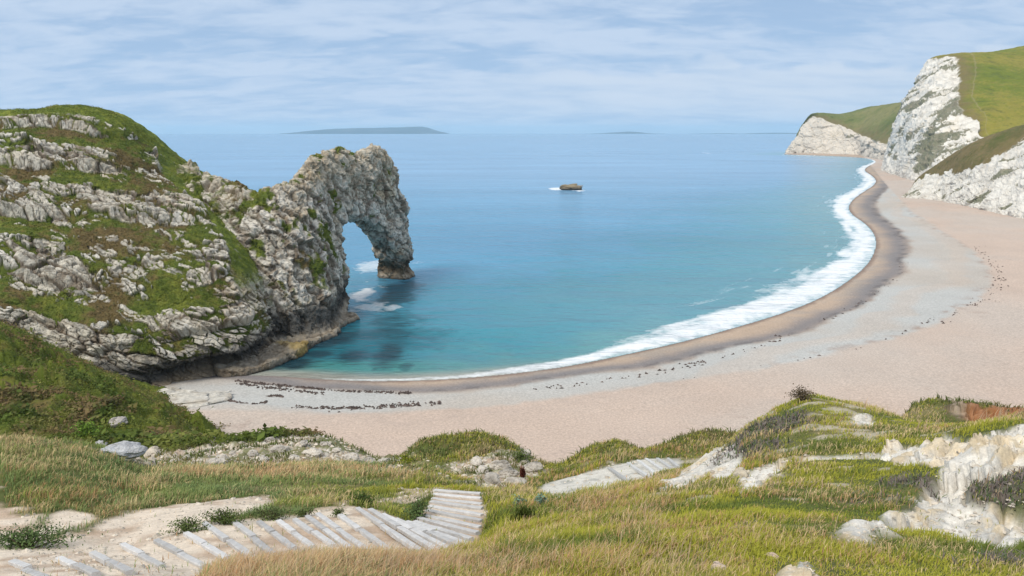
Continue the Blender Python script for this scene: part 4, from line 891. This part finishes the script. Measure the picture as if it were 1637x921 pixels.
shrub(300, 851, (1.6, .7, .4), (.11, .15, .045), 'weedy green fringe at the left end above the timber steps', 900, .08, 12)
shrub(360, 838, (1.9, .7, .5), (.085, .12, .03), 'dark weedy fringe in the middle above the timber steps', 1100, .08, 13)
shrub(430, 831, (1.7, .7, .45), (.115, .15, .05), 'leafy fringe behind the middle timber steps', 900, .08, 14)
shrub(490, 826, (.8, .5, .3), (.12, .16, .05), 'small green clump behind the timber steps near the bend', 400, .08, 15)
shrub(543, 826, (.7, .5, .3), (.09, .13, .03), 'tiny dark clump touching the top of one timber step', 350, .07, 16)
# seaweed strand lines along the beach
def seaweed():
    lines = [([(378,600),(420,606),(470,611),(530,617),(600,621),(650,622)], 520, .7, .55), ([(378,606),(430,614),(480,620),(520,624)], 220, .7, .55), ([(362,636),(385,643),(415,643),(425,640)], 110, .4, .7), ([(472,652),(500,650),(540,652),(590,648),(640,645),(700,641)], 360, 1.1, .6),
             ([(425,630),(440,628),(452,630)], 40, .3, 1.), ([(860,618),(900,614),(1000,600),(1060,590),(1150,571),(1220,550),(1290,521),(1330,504),(1395,470),(1432,442),(1446,418)], 200, 1.6, .6), ([(1090,606),(1180,593),(1290,575),(1380,558),(1450,533)], 40, .8, .6), ([(1560,395),(1590,430),(1598,455),(1575,482),(1540,500),(1490,520)], 220, 2.4, .5)]
    Vs, Fs, Cs, off = [], [], [], 0
    for pts, n, wd, sc in lines:
        q = pxl(pts); L = catmull(WZ(q[:, 0], q[:, 1], 1.5)[:, :2], 80, 0); t = rng.uniform(0, 79, n); cl = vnoise(np.column_stack([t * .35, 0 * t, 0 * t]), 5); t = t[cl + rng.uniform(-.6, .6, n) > -.15]; n = len(t)
        i = np.clip(t.astype(int), 0, 78); p = L[i] + (L[i + 1] - L[i]) * (t - i)[:, None] + rng.normal(0, wd * .5, (n, 2)); d, _ = sdist(p, sh_s); z = beach_h(d) + .16
        k = d > .5; p, z, d = p[k], z[k], d[k]; n = len(p); az = rng.normal(0, .9, n) + .2; ll = rng.uniform(.25, .9, n) * sc; ww = rng.uniform(.12, .35, n) * sc
        tx = np.stack([np.cos(az), np.sin(az), 0 * az], 1); sx = np.stack([-np.sin(az), np.cos(az), 0 * az], 1); c = np.column_stack([p, z])
        up = np.zeros((n, 3)); up[:, 2] = rng.uniform(.06, .2, n)
        V = np.stack([c - tx * ll[:, None] - up, c - sx * ww[:, None] - up, c + tx * ll[:, None] - up, c + sx * ww[:, None] - up, c + up], 1); f = np.arange(n)[:, None] * 5
        Fq = np.concatenate([f + np.array([[0, 1, 4]]), f + np.array([[1, 2, 4]]), f + np.array([[2, 3, 4]]), f + np.array([[3, 0, 4]])]); Vs.append(V.reshape(-1, 3)); Fs.append(Fq + off); off += n * 5
        Cs.append(np.repeat(np.array([[.085, .065, .058]]) * rng.uniform(.6, 1.8, (n, 1)), 5, 0))
    tag(mesh_arrays('seaweed', np.vstack(Vs), np.vstack(Fs), M_wood, np.vstack(Cs), smooth=False), 'dark strand lines of dried seaweed along the shingle', 'seaweed', kind='stuff')
seaweed()

# ================================================================== HAZE
me = bpy.data.meshes.new('haze'); X0, X1, Ya, Yb, Za, Zb = -50000, 50000, -3000, 29000, -58, 175
hv = [(x, y, z) for x in (X0, X1) for y in (Ya, Yb) for z in (Za, Zb)]
me.from_pydata(hv, [], [(0, 1, 3, 2), (4, 6, 7, 5), (0, 4, 5, 1), (2, 3, 7, 6), (0, 2, 6, 4), (1, 5, 7, 3)]); hz = bpy.data.objects.new('haze', me); COL.objects.link(hz); tag(hz, kind='stuff')
hm = bpy.data.materials.new('haze'); hm.use_nodes = True; nt = hm.node_tree; nt.nodes.clear(); out = N(nt, 'ShaderNodeOutputMaterial'); pv = N(nt, 'ShaderNodeVolumePrincipled')
pv.inputs['Color'].default_value = (.62, .85, 1, 1); pv.inputs['Density'].default_value = .00006; pv.inputs['Anisotropy'].default_value = .1
nt.links.new(pv.outputs[0], out.inputs['Volume']); me.materials.append(hm)

# ================================================================== SKY AND SUN
SUN_EL, SUN_AZ = math.radians(50), math.radians(222)      # azimuth clockwise from +Y (view direction): behind the camera, to the left
w = bpy.data.worlds.new('World'); C.world = w; w.use_nodes = True; nt = w.node_tree; bg = nt.nodes['Background']
sky = N(nt, 'ShaderNodeTexSky', sky_type='NISHITA'); sky.sun_disc = False; sky.sun_elevation = SUN_EL; sky.sun_rotation = SUN_AZ; sky.air_density = 1.0; sky.dust_density = .6; sky.ozone_density = 2.5
tc = N(nt, 'ShaderNodeTexCoord'); sx = N(nt, 'ShaderNodeSeparateXYZ'); nt.links.new(tc.outputs['Generated'], sx.inputs[0])
def mth(op, a, b=None, c=None):
    n = N(nt, 'ShaderNodeMath', operation=op)
    for i, v in enumerate((a, b, c)):
        if v is None: continue
        if isinstance(v, (int, float)): n.inputs[i].default_value = v
        else: nt.links.new(v, n.inputs[i])
    return n.outputs[0]
def mrange(v, a, b, c=0., d=1., smooth=True):
    n = N(nt, 'ShaderNodeMapRange'); n.interpolation_type = 'SMOOTHSTEP' if smooth else 'LINEAR'; nt.links.new(v, n.inputs['Value'])
    for k, q in (('From Min', a), ('From Max', b), ('To Min', c), ('To Max', d)): n.inputs[k].default_value = q
    return n.outputs[0]
zz = mth('MAXIMUM', sx.outputs['Z'], 0.0); den = mth('ADD', zz, .17)
cx = mth('DIVIDE', sx.outputs['X'], den); cy = mth('DIVIDE', sx.outputs['Y'], den)
cv = N(nt, 'ShaderNodeCombineXYZ'); nt.links.new(cx, cv.inputs[0]); nt.links.new(cy, cv.inputs[1])
mp = N(nt, 'ShaderNodeMapping'); mp.inputs['Rotation'].default_value = (0, 0, .38); mp.inputs['Scale'].default_value = (.95, 1.7, 1); mp.inputs['Location'].default_value = (2.3, .7, 0); nt.links.new(cv.outputs[0], mp.inputs[0])
c1 = N(nt, 'ShaderNodeTexNoise', i_Scale=1.25, i_Detail=9., i_Roughness=.56, i_Distortion=.35); nt.links.new(mp.outputs[0], c1.inputs['Vector'])
c1b = N(nt, 'ShaderNodeTexNoise', i_Scale=4.2, i_Detail=8., i_Roughness=.6, i_Distortion=.5); nt.links.new(mp.outputs[0], c1b.inputs['Vector'])
layer = mrange(mth('ADD', mth('MULTIPLY', c1.outputs['Fac'], .58), mth('MULTIPLY', c1b.outputs['Fac'], .42)), .38, .60)
# heaped cloud bank low over the bay on the right, in angles above the horizon
cv2 = N(nt, 'ShaderNodeCombineXYZ'); az_ = mth('DIVIDE', sx.outputs['X'], mth('MAXIMUM', sx.outputs['Y'], .05)); nt.links.new(az_, cv2.inputs[0]); nt.links.new(mth('MULTIPLY', zz, 1.9), cv2.inputs[1])
c2 = N(nt, 'ShaderNodeTexNoise', i_Scale=9., i_Detail=7., i_Roughness=.55); nt.links.new(cv2.outputs[0], c2.inputs['Vector'])
c3 = N(nt, 'ShaderNodeTexNoise', i_Scale=2.2, i_Detail=3.); nt.links.new(cv2.outputs[0], c3.inputs['Vector'])
topz = mth('ADD', mth('MULTIPLY', c3.outputs['Fac'], .085), mth('MULTIPLY', c2.outputs['Fac'], .08))
edge = mth('SUBTRACT', topz, zz)
bank = mth('MULTIPLY', mrange(edge, -.003, .010), mrange(zz, .004, .035)); bank = mth('MULTIPLY', bank, mrange(az_, -.12, .12)); bank = mth('MULTIPLY', bank, mrange(c1.outputs['Fac'], .30, .60, .45, 1.))
mixA = N(nt, 'ShaderNodeMix', data_type='RGBA'); nt.links.new(sky.outputs[0], mixA.inputs[6])
grad = N(nt, 'ShaderNodeMix', data_type='RGBA'); grad.inputs[6].default_value = (3.0, 4.35, 6.3, 1); grad.inputs[7].default_value = (2.7, 3.8, 5.5, 1); nt.links.new(mrange(zz, .0, .25), grad.inputs[0])
mixA.inputs[0].default_value = .93; nt.links.new(grad.outputs[2], mixA.inputs[7])
mixB = N(nt, 'ShaderNodeMix', data_type='RGBA'); nt.links.new(mth('MULTIPLY', layer, .78), mixB.inputs[0]); nt.links.new(mixA.outputs[2], mixB.inputs[6]); mixB.inputs[7].default_value = (4.7, 5.6, 6.9, 1)
mixC = N(nt, 'ShaderNodeMix', data_type='RGBA'); nt.links.new(mth('MULTIPLY', bank, .85), mixC.inputs[0]); nt.links.new(mixB.outputs[2], mixC.inputs[6]); mixC.inputs[7].default_value = (4.9, 5.7, 6.8, 1)
# thicker whitish cloud overhead
mixD = N(nt, 'ShaderNodeMix', data_type='RGBA'); nt.links.new(mrange(zz, .30, .75, 0., .75), mixD.inputs[0]); nt.links.new(mixC.outputs[2], mixD.inputs[6]); mixD.inputs[7].default_value = (7.2, 7.3, 7.4, 1)
nt.links.new(mixD.outputs[2], bg.inputs['Color']); bg.inputs['Strength'].default_value = .1
sl = bpy.data.lights.new('sun', 'SUN'); sl.energy = 2.2; sl.angle = math.radians(22); sl.color = (1, .93, .82); so = bpy.data.objects.new('sun', sl); COL.objects.link(so)
dirv = Vector((math.sin(SUN_AZ) * math.cos(SUN_EL), math.cos(SUN_AZ) * math.cos(SUN_EL), math.sin(SUN_EL))); so.rotation_euler = dirv.to_track_quat('Z', 'Y').to_euler(); so.location = (0, -20, 90)

cd = bpy.data.cameras.new('camera'); cam = bpy.data.objects.new('camera', cd); COL.objects.link(cam); cam.location = (0, 0, CH); cam.rotation_euler = (math.pi / 2 - PITCH, 0, 0)
cd.sensor_width = 36; cd.lens = 36 * F / 1637; cd.clip_start = .1; cd.clip_end = 120000; C.camera = cam
C.view_settings.view_transform = 'Standard'; C.view_settings.look = 'None'; C.view_settings.exposure = .37; C.view_settings.gamma = 1
C.cycles.use_denoising = True; C.cycles.max_bounces = 6; C.cycles.volume_bounces = 1; C.cycles.diffuse_bounces = 3
